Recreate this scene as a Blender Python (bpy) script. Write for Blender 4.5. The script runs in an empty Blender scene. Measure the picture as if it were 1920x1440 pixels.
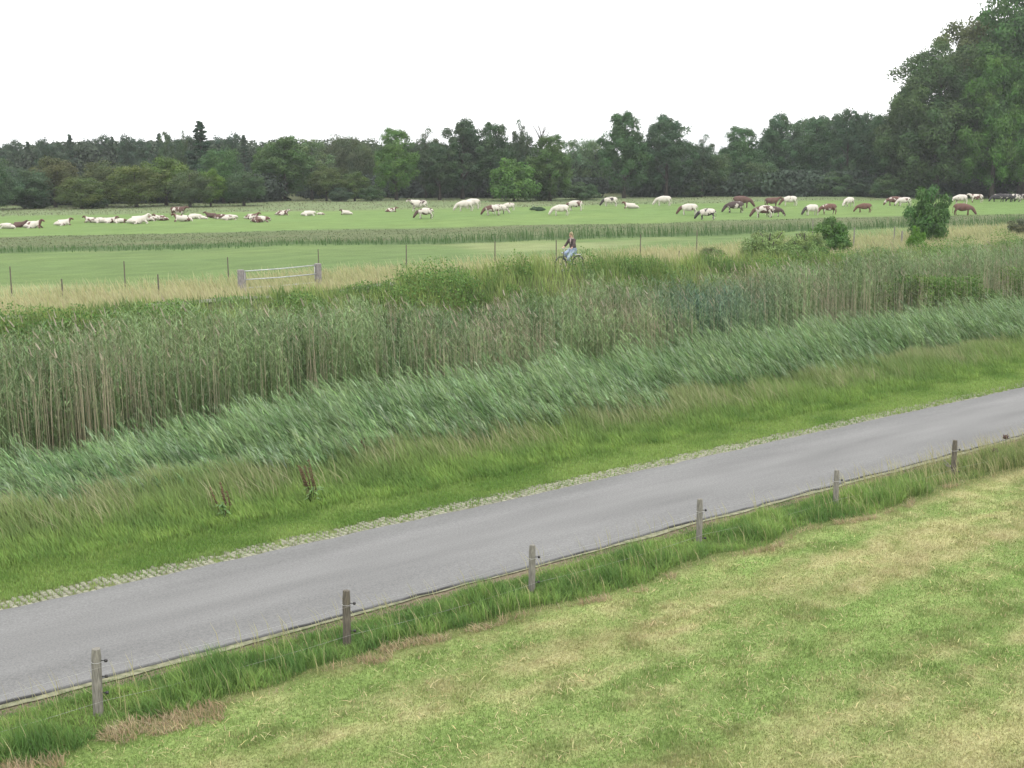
import bpy, math, random
import numpy as np
from mathutils import Vector, Matrix
R = math.radians
rng = np.random.default_rng(7)
random.seed(7)
SC = bpy.context.scene
COL = SC.collection

# ---------------------------------------------------------------- camera, world, sun, exposure
# world frame: x runs along the lane, y runs across it towards the meadows, z up
CAM_H, YAW, PITCH, FPX = 8.0, 39.474, math.degrees(math.atan(430 / 2400)), 2400.0
cam_d = bpy.data.cameras.new('camera')
cam = bpy.data.objects.new('camera', cam_d)
COL.objects.link(cam)
cam.location = (0, 0, CAM_H)
cam.rotation_euler = (R(90 - PITCH), 0, R(-YAW))
cam_d.sensor_width = 36
cam_d.lens = 45.0
cam_d.clip_start = 0.1
cam_d.clip_end = 6000
SC.camera = cam

world = bpy.data.worlds.new('World')
SC.world = world
world.use_nodes = True
wn, wl = world.node_tree.nodes, world.node_tree.links
wn.clear()
SUN_EL, SUN_AZ = 58, 200
sky = wn.new('ShaderNodeTexSky')
sky.sky_type = 'NISHITA'
sky.sun_disc = False
sky.sun_elevation = R(SUN_EL)
sky.sun_rotation = R(SUN_AZ)
wcoord = wn.new('ShaderNodeTexCoord')
wmap = wn.new('ShaderNodeMapping')
wmap.inputs['Scale'].default_value = (1.2, 1.2, 4.5)
wnoise = wn.new('ShaderNodeTexNoise')
wnoise.inputs['Scale'].default_value = 1.6
wnoise.inputs['Detail'].default_value = 5
wramp = wn.new('ShaderNodeValToRGB')
wramp.color_ramp.elements[0].position = 0.3
wramp.color_ramp.elements[0].color = (8.8, 8.8, 8.8, 1)
wramp.color_ramp.elements[1].position = 0.62
wramp.color_ramp.elements[1].color = (11.2, 11.2, 11.2, 1)
wmix = wn.new('ShaderNodeMixRGB')
wmix.inputs['Fac'].default_value = 0.96          # overcast: cloud over almost all of the sky
bg = wn.new('ShaderNodeBackground')
bg.inputs['Strength'].default_value = 0.12
wo = wn.new('ShaderNodeOutputWorld')
wl.new(wcoord.outputs['Generated'], wmap.inputs['Vector'])
wl.new(wmap.outputs['Vector'], wnoise.inputs['Vector'])
wl.new(wnoise.outputs['Fac'], wramp.inputs['Fac'])
wl.new(sky.outputs['Color'], wmix.inputs['Color1'])
wl.new(wramp.outputs['Color'], wmix.inputs['Color2'])
wl.new(wmix.outputs['Color'], bg.inputs['Color'])
wl.new(bg.outputs['Background'], wo.inputs['Surface'])

sun_d = bpy.data.lights.new('sun', 'SUN')
sun_d.energy = 1.3
sun_d.angle = R(14)
sun_d.color = (1.0, 0.97, 0.92)
sun = bpy.data.objects.new('sun', sun_d)
COL.objects.link(sun)
_az = R(SUN_AZ)
_sd = Vector((math.sin(_az) * math.cos(R(SUN_EL)), math.cos(_az) * math.cos(R(SUN_EL)), math.sin(R(SUN_EL))))
sun.rotation_euler = _sd.to_track_quat('Z', 'Y').to_euler()
sun.location = (0, 0, 60)

SC.view_settings.view_transform = 'Standard'
SC.view_settings.look = 'None'
SC.view_settings.gamma = 1
SC.view_settings.exposure = 0.68
SC.render.engine = 'CYCLES'
SC.cycles.max_bounces = 6
SC.cycles.diffuse_bounces = 3
SC.cycles.transmission_bounces = 3
SC.cycles.use_denoising = True
SC.cycles.denoiser = 'OPENIMAGEDENOISE'
SC.cycles.denoising_input_passes = 'RGB_ALBEDO_NORMAL'
SC.cycles.denoising_prefilter = 'ACCURATE'
SC.cycles.caustics_reflective = False
SC.cycles.caustics_refractive = False

# ---------------------------------------------------------------- helpers
CY, SY = math.cos(R(YAW)), math.sin(R(YAW))
PR = R(PITCH)
def st(rx, fy):                      # right / forward of the camera -> world x, y
    return rx * CY + fy * SY, -rx * SY + fy * CY
def at(px, D):                       # a direction of the photo and a distance -> world x, y
    return st((px - 960) / FPX * D * 1.0, D)
def base(px, y, z=1.0):              # where the ground of height z lies under a point of the photo
    Yc = (720 - y) / FPX
    Xc = (px - 960) / FPX
    dy = math.cos(PR) + Yc * math.sin(PR)
    dz = -math.sin(PR) + Yc * math.cos(PR)
    k = (z - CAM_H) / dz
    return st(Xc * k, dy * k)
def dist(x, y):
    return x * SY + y * CY
def toppix(D, y):                    # height above ground zero of something seen at row y at distance D
    Yc = (720 - y) / FPX
    return CAM_H + D * (-math.sin(PR) + Yc * math.cos(PR)) / (math.cos(PR) + Yc * math.sin(PR))
def project(x, y, z):
    r = x * CY - y * SY
    f = x * SY + y * CY
    u = z - CAM_H
    dep = f * math.cos(PR) - u * math.sin(PR)
    v = f * math.sin(PR) + u * math.cos(PR)
    dep = np.maximum(dep, 0.1)
    return 960 + FPX * r / dep, 720 - FPX * v / dep, dep

_tab = np.random.default_rng(99).random((256, 256))
def vnoise(x, y):
    xi, yi = np.floor(x).astype(int), np.floor(y).astype(int)
    fx, fy = x - xi, y - yi
    fx, fy = fx * fx * (3 - 2 * fx), fy * fy * (3 - 2 * fy)
    g = lambda a, b: _tab[(a) & 255, (b) & 255]
    return (g(xi, yi) * (1 - fx) + g(xi + 1, yi) * fx) * (1 - fy) + (g(xi, yi + 1) * (1 - fx) + g(xi + 1, yi + 1) * fx) * fy
def fbm(x, y, o=4):
    x, y = np.asarray(x, float), np.asarray(y, float)
    a, s, n = 1.0, 0.0, 0.0
    for k in range(o):
        s = s + a * vnoise(x * 2 ** k + 17.3 * k, y * 2 ** k + 9.1 * k)
        n += a
        a *= 0.55
    return s / n
def sm(a, b, x):
    t = np.clip((x - a) / (b - a), 0, 1)
    return t * t * (3 - 2 * t)
def mixc(c0, c1, f):
    f = np.asarray(f)[..., None]
    return np.asarray(c0) * (1 - f) + np.asarray(c1) * f

def tag(o, label=None, cat=None, group=None, kind=None):
    if label: o['label'] = label
    if cat: o['category'] = cat
    if group: o['group'] = group
    if kind: o['kind'] = kind
    return o
def link(name, me, mat=None, parent=None, loc=None):
    o = bpy.data.objects.new(name, me)
    COL.objects.link(o)
    if mat and me is not None: me.materials.append(mat)
    if parent: o.parent = parent
    if loc is not None: o.location = loc
    return o
def empty(name, loc=(0, 0, 0), rz=0.0):
    o = bpy.data.objects.new(name, None)
    COL.objects.link(o)
    o.location = loc
    o.rotation_euler = (0, 0, rz)
    o.empty_display_size = 0.2
    return o
def np_mesh(name, V, loops, starts, totals, C=None, smooth=False):
    me = bpy.data.meshes.new(name)
    me.vertices.add(len(V))
    me.vertices.foreach_set('co', np.ascontiguousarray(V, np.float32).ravel())
    me.loops.add(len(loops))
    me.loops.foreach_set('vertex_index', np.ascontiguousarray(loops, np.int32))
    me.polygons.add(len(starts))
    me.polygons.foreach_set('loop_start', np.ascontiguousarray(starts, np.int32))
    me.polygons.foreach_set('loop_total', np.ascontiguousarray(totals, np.int32))
    if smooth:
        me.polygons.foreach_set('use_smooth', np.ones(len(starts), bool))
    me.update(calc_edges=True)
    if C is not None:
        ca = me.color_attributes.new('tint', 'FLOAT_COLOR', 'POINT')
        C4 = np.ones((len(V), 4), np.float32)
        C4[:, :3] = C
        ca.data.foreach_set('color', C4.ravel())
    return me
def ribbon_mesh(name, P0, P1, P2, W, C, C2=None):
    """slender leaves or blades through three points each, tapering to a tip"""
    n = len(P0)
    az = rng.uniform(0, math.pi, n)
    side = np.stack([np.cos(az), np.sin(az), rng.uniform(-.2, .2, n)], 1) * W[:, None]
    V = np.empty((n, 5, 3), np.float32)
    V[:, 0] = P0 - side * .42
    V[:, 1] = P0 + side * .42
    V[:, 2] = P1 - side * .5
    V[:, 3] = P1 + side * .5
    V[:, 4] = P2
    CC = np.repeat(C[:, None, :], 5, 1)
    if C2 is not None:
        CC[:, 4] = C2
        CC[:, 2:4] = (C * .55 + C2 * .45)[:, None, :]
    b = (np.arange(n) * 5)[:, None]
    loops = (b + np.array([0, 1, 3, 2, 2, 3, 4])[None]).ravel()
    starts = ((np.arange(n) * 7)[:, None] + np.array([0, 4])[None]).ravel()
    totals = np.tile([4, 3], n)
    return np_mesh(name, V.reshape(-1, 3), loops, starts, totals, CC.reshape(-1, 3))
def card_mesh(name, P, N, S, C, aspect=.62):
    """small leaf-like diamonds facing roughly along N"""
    n = len(P)
    N = N / np.maximum(np.linalg.norm(N, axis=1, keepdims=True), 1e-6)
    a = rng.normal(size=(n, 3))
    U = np.cross(N, a); U /= np.maximum(np.linalg.norm(U, axis=1, keepdims=True), 1e-6)
    W = np.cross(N, U)
    S = S[:, None]
    V = np.empty((n, 4, 3), np.float32)
    V[:, 0] = P - U * S
    V[:, 1] = P - W * S * aspect + N * S * .15
    V[:, 2] = P + U * S
    V[:, 3] = P + W * S * aspect + N * S * .15
    loops = np.arange(n * 4)
    return np_mesh(name, V.reshape(-1, 3), loops, np.arange(n) * 4, np.full(n, 4), np.repeat(C[:, None, :], 4, 1).reshape(-1, 3))

class MB:
    """collects tubes and boxes into one mesh"""
    def __init__(s): s.v, s.f = [], []
    def tube(s, pts, rad, n=8, cap=True):
        pts = [Vector(p) for p in pts]
        if not hasattr(rad, '__len__'): rad = [rad] * len(pts)
        b0 = len(s.v)
        prev = None
        for i, p in enumerate(pts):
            d = (pts[min(i + 1, len(pts) - 1)] - pts[max(i - 1, 0)]).normalized()
            ref = Vector((0, 0, 1)) if abs(d.z) < .9 else Vector((1, 0, 0))
            u = d.cross(ref).normalized() if prev is None else (prev - d * prev.dot(d)).normalized()
            prev = u
            w = d.cross(u)
            for k in range(n):
                a = 2 * math.pi * k / n
                s.v.append(p + (u * math.cos(a) + w * math.sin(a)) * rad[i])
        for i in range(len(pts) - 1):
            for k in range(n):
                a, b = b0 + i * n + k, b0 + i * n + (k + 1) % n
                s.f.append((a, b, b + n, a + n))
        if cap:
            s.f.append(tuple(b0 + k for k in range(n))[::-1])
            s.f.append(tuple(b0 + (len(pts) - 1) * n + k for k in range(n)))
        return s
    def box(s, c, sz, M=None):
        b = len(s.v)
        for i in (-1, 1):
            for j in (-1, 1):
                for k in (-1, 1):
                    p = Vector((i * sz[0] / 2, j * sz[1] / 2, k * sz[2] / 2))
                    if M: p = M @ p
                    s.v.append(Vector(c) + p)
        for q in ((0, 1, 3, 2), (4, 6, 7, 5), (0, 4, 5, 1), (2, 3, 7, 6), (0, 2, 6, 4), (1, 5, 7, 3)):
            s.f.append(tuple(b + i for i in q))
        return s
    def ball(s, c, r, n=8, m=6, sc=(1, 1, 1)):
        b = len(s.v)
        c = Vector(c)
        for i in range(m + 1):
            th = math.pi * i / m
            for k in range(n):
                a = 2 * math.pi * k / n
                s.v.append(c + Vector((math.sin(th) * math.cos(a) * sc[0], math.sin(th) * math.sin(a) * sc[1], math.cos(th) * sc[2])) * r)
        for i in range(m):
            for k in range(n):
                a, d = b + i * n + k, b + i * n + (k + 1) % n
                s.f.append((a, a + n, d + n, d))
        return s
    def mesh(s, name, smooth=True):
        me = bpy.data.meshes.new(name)
        me.from_pydata([tuple(v) for v in s.v], [], s.f)
        if smooth:
            for p in me.polygons: p.use_smooth = True
        me.validate()
        return me
    def build(s, name, mat, parent=None, loc=None, smooth=True):
        return link(name, s.mesh(name, smooth), mat, parent, loc)

# ---------------------------------------------------------------- materials
def new_mat(name):
    m = bpy.data.materials.new(name)
    m.use_nodes = True
    m.node_tree.nodes.clear()
    return m, m.node_tree.nodes, m.node_tree.links
def leaf_mat(name, transl=.3, rough=.55, use_obj=False, gain=1.0, spec=.25):
    m, N, L = new_mat(name)
    at_ = N.new('ShaderNodeAttribute'); at_.attribute_name = 'tint'
    src = at_.outputs['Color']
    if use_obj:
        oi = N.new('ShaderNodeObjectInfo')
        mu = N.new('ShaderNodeMixRGB'); mu.blend_type = 'MULTIPLY'; mu.inputs['Fac'].default_value = 1
        L.new(src, mu.inputs['Color1']); L.new(oi.outputs['Color'], mu.inputs['Color2'])
        src = mu.outputs['Color']
    p = N.new('ShaderNodeBsdfPrincipled'); p.inputs['Roughness'].default_value = rough
    p.inputs['Specular IOR Level'].default_value = spec
    tr = N.new('ShaderNodeBsdfTranslucent')
    mx = N.new('ShaderNodeMixShader'); mx.inputs['Fac'].default_value = transl
    o = N.new('ShaderNodeOutputMaterial')
    L.new(src, p.inputs['Base Color']); L.new(src, tr.inputs['Color'])
    L.new(p.outputs[0], mx.inputs[1]); L.new(tr.outputs[0], mx.inputs[2])
    L.new(mx.outputs[0], o.inputs['Surface'])
    return m
def noise_mat(name, c0, c1, scale=8, rough=.8, stretch=(1, 1, 1), bump=.3, detail=6, lo=.35, hi=.65, metal=0.0, coord='Object'):
    m, N, L = new_mat(name)
    tc = N.new('ShaderNodeTexCoord'); mp = N.new('ShaderNodeMapping'); mp.inputs['Scale'].default_value = stretch
    no = N.new('ShaderNodeTexNoise'); no.inputs['Scale'].default_value = scale; no.inputs['Detail'].default_value = detail
    cr = N.new('ShaderNodeValToRGB')
    cr.color_ramp.elements[0].position = lo; cr.color_ramp.elements[0].color = (*c0, 1)
    cr.color_ramp.elements[1].position = hi; cr.color_ramp.elements[1].color = (*c1, 1)
    p = N.new('ShaderNodeBsdfPrincipled'); p.inputs['Roughness'].default_value = rough; p.inputs['Metallic'].default_value = metal
    bp = N.new('ShaderNodeBump'); bp.inputs['Strength'].default_value = bump; bp.inputs['Distance'].default_value = .02
    o = N.new('ShaderNodeOutputMaterial')
    L.new(tc.outputs[coord], mp.inputs['Vector']); L.new(mp.outputs[0], no.inputs['Vector'])
    L.new(no.outputs['Fac'], cr.inputs['Fac']); L.new(cr.outputs['Color'], p.inputs['Base Color'])
    L.new(no.outputs['Fac'], bp.inputs['Height']); L.new(bp.outputs[0], p.inputs['Normal'])
    L.new(p.outputs[0], o.inputs['Surface'])
    return m
M_GRASS = leaf_mat('grass_blades', .35, .6)
M_REED = leaf_mat('reed_leaves', .25, .45, spec=.4)
M_CROWN = leaf_mat('tree_leaves', .22, .6, use_obj=True)
M_BARK = noise_mat('bark', (.03, .026, .02), (.075, .065, .05), 6, .9, (1, 1, .3), .6)
M_POST = noise_mat('weathered_wood', (.10, .095, .08), (.25, .235, .20), 9, .85, (6, 6, .7), .6, lo=.3, hi=.7)
M_POSTD = noise_mat('dark_weathered_wood', (.05, .045, .035), (.14, .12, .09), 9, .85, (6, 6, .7), .6, lo=.3, hi=.7)
M_IRON = noise_mat('dark_plastic_insulator', (.012, .011, .011), (.03, .028, .03), 20, .5)
M_WIRE = noise_mat('galvanised_wire', (.35, .35, .34), (.5, .5, .48), 40, .45, metal=.6)
M_RAIL = noise_mat('galvanised_rail', (.30, .32, .33), (.48, .49, .49), 12, .45, metal=.3)
M_GATEPOST = noise_mat('grey_gate_wood', (.12, .11, .11), (.27, .25, .25), 7, .85, (5, 5, .8), .5)

# ---------------------------------------------------------------- terrain
KY = [-60, 0, 15.5, 16.6, 17.6, 18.2, 23.4, 27.5, 29.5, 32.5, 34.0, 35.6, 37.2, 39.6, 41.6, 43.2, 45.6, 50.5, 60, 5000]
KZ = [-.1, 0, .0, .05, .07, .0, .0, .06, 0, -.95, -1.25, -1.15, -.55, .75, 2.15, 2.45, 2.45, 1.05, 1.0, 1.0]
def hgt(x, y):
    x, y = np.asarray(x, float), np.asarray(y, float)
    z = np.interp(y, KY, KZ)
    b = (fbm(x * .3, y * .3, 3) - .5)
    z = z + b * (.12 * sm(23.8, 27, y) + .10 * sm(18.1, 17.3, y) + .25 * sm(34, 40, y) * sm(60, 50, y))
    z = z + (fbm(x * .045 + 5, y * .05, 2) - .5) * .5 * sm(50, 70, y)
    # main wobble of the crown of the bank, highest by the cyclist and lower towards the willow scrub
    z = z + sm(39, 42, y) * sm(50, 46, y) * (.15 * np.exp(-((x - 38) / 9.0) ** 2) - .35 * sm(46, 62, x))
    return z
def Q(x, y): return y + .275 * x

def lawn_col(x, y):
    n = fbm(x * .13 + 3, y * .95, 4)
    n2 = fbm(x * .7 + 40, y * 2.0 + 8, 3)
    n3 = fbm(x * 2.3 + 5, y * 3.1 + 8, 3)
    dry = sm(.38, .72, n * .5 + n2 * .25 + n3 * .25 + .09 * np.exp(-((y - 14.0) / 1.1) ** 2) * sm(8, 16, x) - .10 * np.exp(-((y - 11.4) / .45) ** 2) * sm(8, 14, x))
    green = mixc((.15, .23, .06), (.225, .30, .10), n2)
    straw = mixc((.35, .315, .15), (.43, .375, .205), sm(.3, .7, n3))
    c = mixc(green, straw, dry * .72)
    br = sm(.60, .72, fbm(x * 1.1 + 80, y * 2.1 + 3, 3))
    return mixc(c, (.24, .18, .10), br * .25)
C_VERGE = np.array((.13, .23, .045))
def verge_col(x, y):
    n = fbm(x * .6 + 11, y * .9, 3)
    return mixc((.12, .205, .045), (.195, .28, .075), sm(.3, .7, n))
def ground_col(x, y):
    c = lawn_col(x, y)
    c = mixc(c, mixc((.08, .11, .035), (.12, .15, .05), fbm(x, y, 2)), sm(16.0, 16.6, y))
    c = mixc(c, (.16, .135, .09), sm(17.9, 18.1, y) * sm(18.7, 18.5, y))
    c = mixc(c, verge_col(x, y) * .75, sm(22.9, 23.3, y))
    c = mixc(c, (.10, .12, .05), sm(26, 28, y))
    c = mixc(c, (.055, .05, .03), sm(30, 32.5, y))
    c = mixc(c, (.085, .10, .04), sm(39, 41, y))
    c = mixc(c, (.26, .28, .13), sm(45.5, 48, y))
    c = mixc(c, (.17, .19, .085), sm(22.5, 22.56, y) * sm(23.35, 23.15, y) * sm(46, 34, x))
    q = Q(x, y)
    nn = (fbm(x * .08, y * .25, 3) - .5)
    near_m = mixc((.098, .153, .055), (.130, .185, .063), fbm(x * .05, y * .2, 4))
    near_m = mixc(near_m, (.25, .27, .13), .55 * sm(.5, .7, fbm(x * .06 + 9, y * .12, 3)))
    c = mixc(c, near_m, sm(63.5, 68, y + nn * 7))
    qq = q + nn * 2.5
    c = mixc(c, (.07, .11, .04), sm(101, 102.5, qq))
    rough = mixc((.088, .125, .05), (.125, .135, .072), fbm(x * .1, y * .6, 4))
    c = mixc(c, rough, sm(105, 108, qq))
    cowm = mixc((.112, .185, .058), (.150, .215, .068), fbm(x * .06, y * .22, 4))
    c = mixc(c, cowm, sm(122, 125, qq))
    far = mixc((.165, .18, .095), (.13, .19, .085), fbm(x * .05, y * .3, 4))
    # beyond the cattle: paler, rougher grass
    c = mixc(c, far, sm(157, 166, q - .05 * x + nn * 8))
    c = mixc(c, (.09, .10, .05), sm(196, 206, q - .03 * x + nn * 8))
    c = mixc(c, (.19, .27, .11), sm(235, 250, q))
    return c

def lines(*segs):
    out = []
    for a, b, d in segs:
        out += list(np.arange(a, b, d))
    return np.array(out)
gx = lines((-1500, -300, 150), (-300, -60, 24), (-60, -12, 3), (-12, 60, .22), (60, 130, .8), (130, 330, 2), (330, 600, 18), (600, 3601, 250))
gy = lines((-300, -40, 26), (-40, 4, 4), (4, 30, .16), (30, 52, .4), (52, 200, 1.2), (200, 300, 5), (300, 700, 40), (700, 3601, 290))
GX, GY = np.meshgrid(gx, gy)
GZ = hgt(GX, GY)
GZ = np.where((GY > 18.42) & (GY < 23.25), -.03, GZ)
nx, ny = len(gx), len(gy)
idx = np.arange(nx * ny).reshape(ny, nx)
quads = np.stack([idx[:-1, :-1], idx[:-1, 1:], idx[1:, 1:], idx[1:, :-1]], -1).reshape(-1, 4)
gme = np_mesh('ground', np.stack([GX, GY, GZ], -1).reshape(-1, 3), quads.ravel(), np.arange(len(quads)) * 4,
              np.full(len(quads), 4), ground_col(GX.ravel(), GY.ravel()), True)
m, N, L = new_mat('soil_and_turf')
a_ = N.new('ShaderNodeAttribute'); a_.attribute_name = 'tint'
geo = N.new('ShaderNodeNewGeometry')
mp = N.new('ShaderNodeMapping'); mp.inputs['Scale'].default_value = (1, 2.2, 1)
n1 = N.new('ShaderNodeTexNoise'); n1.inputs['Scale'].default_value = 9; n1.inputs['Detail'].default_value = 8
n1.inputs['Roughness'].default_value = .75
n2 = N.new('ShaderNodeTexNoise'); n2.inputs['Scale'].default_value = .35; n2.inputs['Detail'].default_value = 7
r1 = N.new('ShaderNodeMapRange'); r1.inputs['From Min'].default_value = .3; r1.inputs['From Max'].default_value = .7
r1.inputs['To Min'].default_value = .62; r1.inputs['To Max'].default_value = 1.36
r2 = N.new('ShaderNodeMapRange'); r2.inputs['From Min'].default_value = .3; r2.inputs['From Max'].default_value = .7
r2.inputs['To Min'].default_value = .84; r2.inputs['To Max'].default_value = 1.14
mm = N.new('ShaderNodeMath'); mm.operation = 'MULTIPLY'
vm = N.new('ShaderNodeVectorMath'); vm.operation = 'SCALE'
p = N.new('ShaderNodeBsdfPrincipled'); p.inputs['Roughness'].default_value = .95; p.inputs['Specular IOR Level'].default_value = .1
bp = N.new('ShaderNodeBump'); bp.inputs['Strength'].default_value = .7; bp.inputs['Distance'].default_value = .05
o = N.new('ShaderNodeOutputMaterial')
L.new(geo.outputs['Position'], mp.inputs['Vector']); L.new(mp.outputs[0], n1.inputs['Vector']); L.new(mp.outputs[0], n2.inputs['Vector'])
L.new(n1.outputs['Fac'], r1.inputs['Value']); L.new(n2.outputs['Fac'], r2.inputs['Value'])
L.new(r1.outputs[0], mm.inputs[0]); L.new(r2.outputs[0], mm.inputs[1])
L.new(a_.outputs['Color'], vm.inputs[0]); L.new(mm.outputs[0], vm.inputs['Scale'])
L.new(vm.outputs[0], p.inputs['Base Color']); L.new(n1.outputs['Fac'], bp.inputs['Height']); L.new(bp.outputs[0], p.inputs['Normal'])
L.new(p.outputs[0], o.inputs['Surface'])
tag(link('ground', gme, m), kind='structure')

# lane: a slab of worn asphalt with a slightly ragged edge
xs = np.arange(-60, 170, .12)
e0 = 18.45 + (fbm(xs * 1.3, xs * 0, 4) - .5) * .16 + (fbm(xs * .15, xs * 0 + 3, 2) - .5) * .10
e1 = 22.50 + (fbm(xs * 1.1 + 50, xs * 0, 4) - .5) * .14
cols = [e0, e0 + .002, e0 + .035, e0 + .075, e0 * .75 + e1 * .25, (e0 + e1) / 2, e0 * .25 + e1 * .75, e1 - .03, e1]
zz = [-.02, .030, .036, .040, .068, .08, .068, .048, .02]
V = np.stack([np.stack([xs, c, np.full_like(xs, z)], 1) for c, z in zip(cols, zz)], 1)
n_, k_ = V.shape[:2]
idx = np.arange(n_ * k_).reshape(n_, k_)
quads = np.stack([idx[:-1, :-1], idx[1:, :-1], idx[1:, 1:], idx[:-1, 1:]], -1).reshape(-1, 4)
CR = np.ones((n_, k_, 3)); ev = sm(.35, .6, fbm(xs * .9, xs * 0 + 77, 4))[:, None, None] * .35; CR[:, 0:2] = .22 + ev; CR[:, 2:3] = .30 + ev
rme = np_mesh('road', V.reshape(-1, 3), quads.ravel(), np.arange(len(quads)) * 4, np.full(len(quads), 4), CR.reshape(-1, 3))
m, N, L = new_mat('worn_asphalt')
geo = N.new('ShaderNodeNewGeometry')
n1 = N.new('ShaderNodeTexNoise'); n1.inputs['Scale'].default_value = 26; n1.inputs['Detail'].default_value = 5; n1.inputs['Roughness'].default_value = .8
mp = N.new('ShaderNodeMapping'); mp.inputs['Scale'].default_value = (.25, 1.6, 1)
n2 = N.new('ShaderNodeTexNoise'); n2.inputs['Scale'].default_value = .8; n2.inputs['Detail'].default_value = 5
r1 = N.new('ShaderNodeMapRange'); r1.inputs['From Min'].default_value = .3; r1.inputs['From Max'].default_value = .7
r1.inputs['To Min'].default_value = .68; r1.inputs['To Max'].default_value = 1.32
r2 = N.new('ShaderNodeMapRange'); r2.inputs['From Min'].default_value = .3; r2.inputs['From Max'].default_value = .7
r2.inputs['To Min'].default_value = .86; r2.inputs['To Max'].default_value = 1.12
mm = N.new('ShaderNodeMath'); mm.operation = 'MULTIPLY'
at2 = N.new('ShaderNodeAttribute'); at2.attribute_name = 'tint'
vs = N.new('ShaderNodeVectorMath'); vs.operation = 'MULTIPLY'; vs.inputs[1].default_value = (.163, .163, .160)
vm = N.new('ShaderNodeVectorMath'); vm.operation = 'SCALE'
p = N.new('ShaderNodeBsdfPrincipled'); p.inputs['Roughness'].default_value = .9; p.inputs['Specular IOR Level'].default_value = .2
bp = N.new('ShaderNodeBump'); bp.inputs['Strength'].default_value = .35; bp.inputs['Distance'].default_value = .01
o = N.new('ShaderNodeOutputMaterial')
L.new(geo.outputs['Position'], n1.inputs['Vector']); L.new(geo.outputs['Position'], mp.inputs['Vector']); L.new(mp.outputs[0], n2.inputs['Vector'])
L.new(n1.outputs['Fac'], r1.inputs['Value']); L.new(n2.outputs['Fac'], r2.inputs['Value'])
L.new(r1.outputs[0], mm.inputs[0]); L.new(r2.outputs[0], mm.inputs[1])
L.new(at2.outputs['Color'], vs.inputs[0]); L.new(vs.outputs[0], vm.inputs[0]); L.new(mm.outputs[0], vm.inputs['Scale'])
L.new(vm.outputs[0], p.inputs['Base Color']); L.new(n1.outputs['Fac'], bp.inputs['Height']); L.new(bp.outputs[0], p.inputs['Normal'])
L.new(p.outputs[0], o.inputs['Surface'])
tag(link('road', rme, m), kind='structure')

# gravel shoulder on the near side
V = []
F = []
xs = np.arange(-60, 170, .25)
for i, x in enumerate(xs):
    w = -.02 + .22 * float(fbm(x * .8, 7.0, 4))
    V += [(x, 18.52, .012), (x, 18.42 - w, .018)]
    if i: F.append((2 * i - 2, 2 * i - 1, 2 * i + 1, 2 * i))
me = bpy.data.meshes.new('gravel_shoulder'); me.from_pydata(V, [], F)
tag(link('gravel_shoulder', me, noise_mat('pale_gravel', (.10, .11, .055), (.23, .225, .145), 7, .95, detail=8, coord='Object')), kind='structure')

# concrete grass pavers on the far side of the lane
mb_v, mb_f, mb_c = [], [], []
x = -14.0
while x < 48:
    fade = 1 - float(sm(30, 46, x))
    off = .0 if int(round(x / .13)) % 2 else .035
    for j in range(6):
        y0 = 22.60 + j * .112 + off
        if random.random() > (.86 if j < 5 else .6) * (.35 + .65 * fade): continue
        if y0 > 23.28: continue
        a, b_, h_ = .042, .046, .006 + random.uniform(-.008, .006)
        jx, jy = random.uniform(-.008, .008), random.uniform(-.01, .01)
        c = random.uniform(.75, 1.1)
        b0 = len(mb_v)
        for dx, dy, dz in ((-a, -b_, -.05), (a, -b_, -.05), (a, b_, -.05), (-a, b_, -.05), (-a, -b_, h_), (a, -b_, h_), (a, b_, h_), (-a, b_, h_)):
            mb_v.append((x + jx + dx, y0 + jy + dy, dz)); mb_c.append((.27 * c, .27 * c, .20 * c))
        for q in ((4, 5, 6, 7), (0, 1, 5, 4), (1, 2, 6, 5), (2, 3, 7, 6), (3, 0, 4, 7)): mb_f += [b0 + i for i in q]
    x += .13
nf = len(mb_f) // 4
pm = np_mesh('paver_edging', np.array(mb_v), np.array(mb_f), np.arange(nf) * 4, np.full(nf, 4), np.array(mb_c))
tag(link('paver_edging', pm, leaf_mat('pale_concrete', 0.0, .9)), kind='structure')

# water in the ditch and the cycle path on the bank
me = bpy.data.meshes.new('ditch_water')
me.from_pydata([(-80, 32.3, -.98), (220, 32.3, -.98), (220, 36.6, -.98), (-80, 36.6, -.98)], [], [(0, 1, 2, 3)])
mw, N, L = new_mat('dark_ditch_water')
p = N.new('ShaderNodeBsdfPrincipled'); p.inputs['Base Color'].default_value = (.02, .022, .014, 1); p.inputs['Roughness'].default_value = .08
o = N.new('ShaderNodeOutputMaterial'); L.new(p.outputs[0], o.inputs['Surface'])
tag(link('ditch_water', me, mw), kind='structure')
xs = np.arange(-60, 170, .8)
V = np.concatenate([np.stack([xs, np.full_like(xs, yy), hgt(xs, np.full_like(xs, 44.4)) + .06 - .02 * abs(yy - 44.7)], 1)[:, None] for yy in (44.2, 44.7, 45.2)], 1)
n_, k_ = V.shape[:2]
idx = np.arange(n_ * k_).reshape(n_, k_)
quads = np.stack([idx[:-1, :-1], idx[1:, :-1], idx[1:, 1:], idx[:-1, 1:]], -1).reshape(-1, 4)
pme = np_mesh('cycle_path', V.reshape(-1, 3), quads.ravel(), np.arange(len(quads)) * 4, np.full(len(quads), 4))
tag(link('cycle_path', pme, noise_mat('shell_path', (.09, .10, .06), (.15, .15, .10), 12, .95)), kind='structure')

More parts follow.
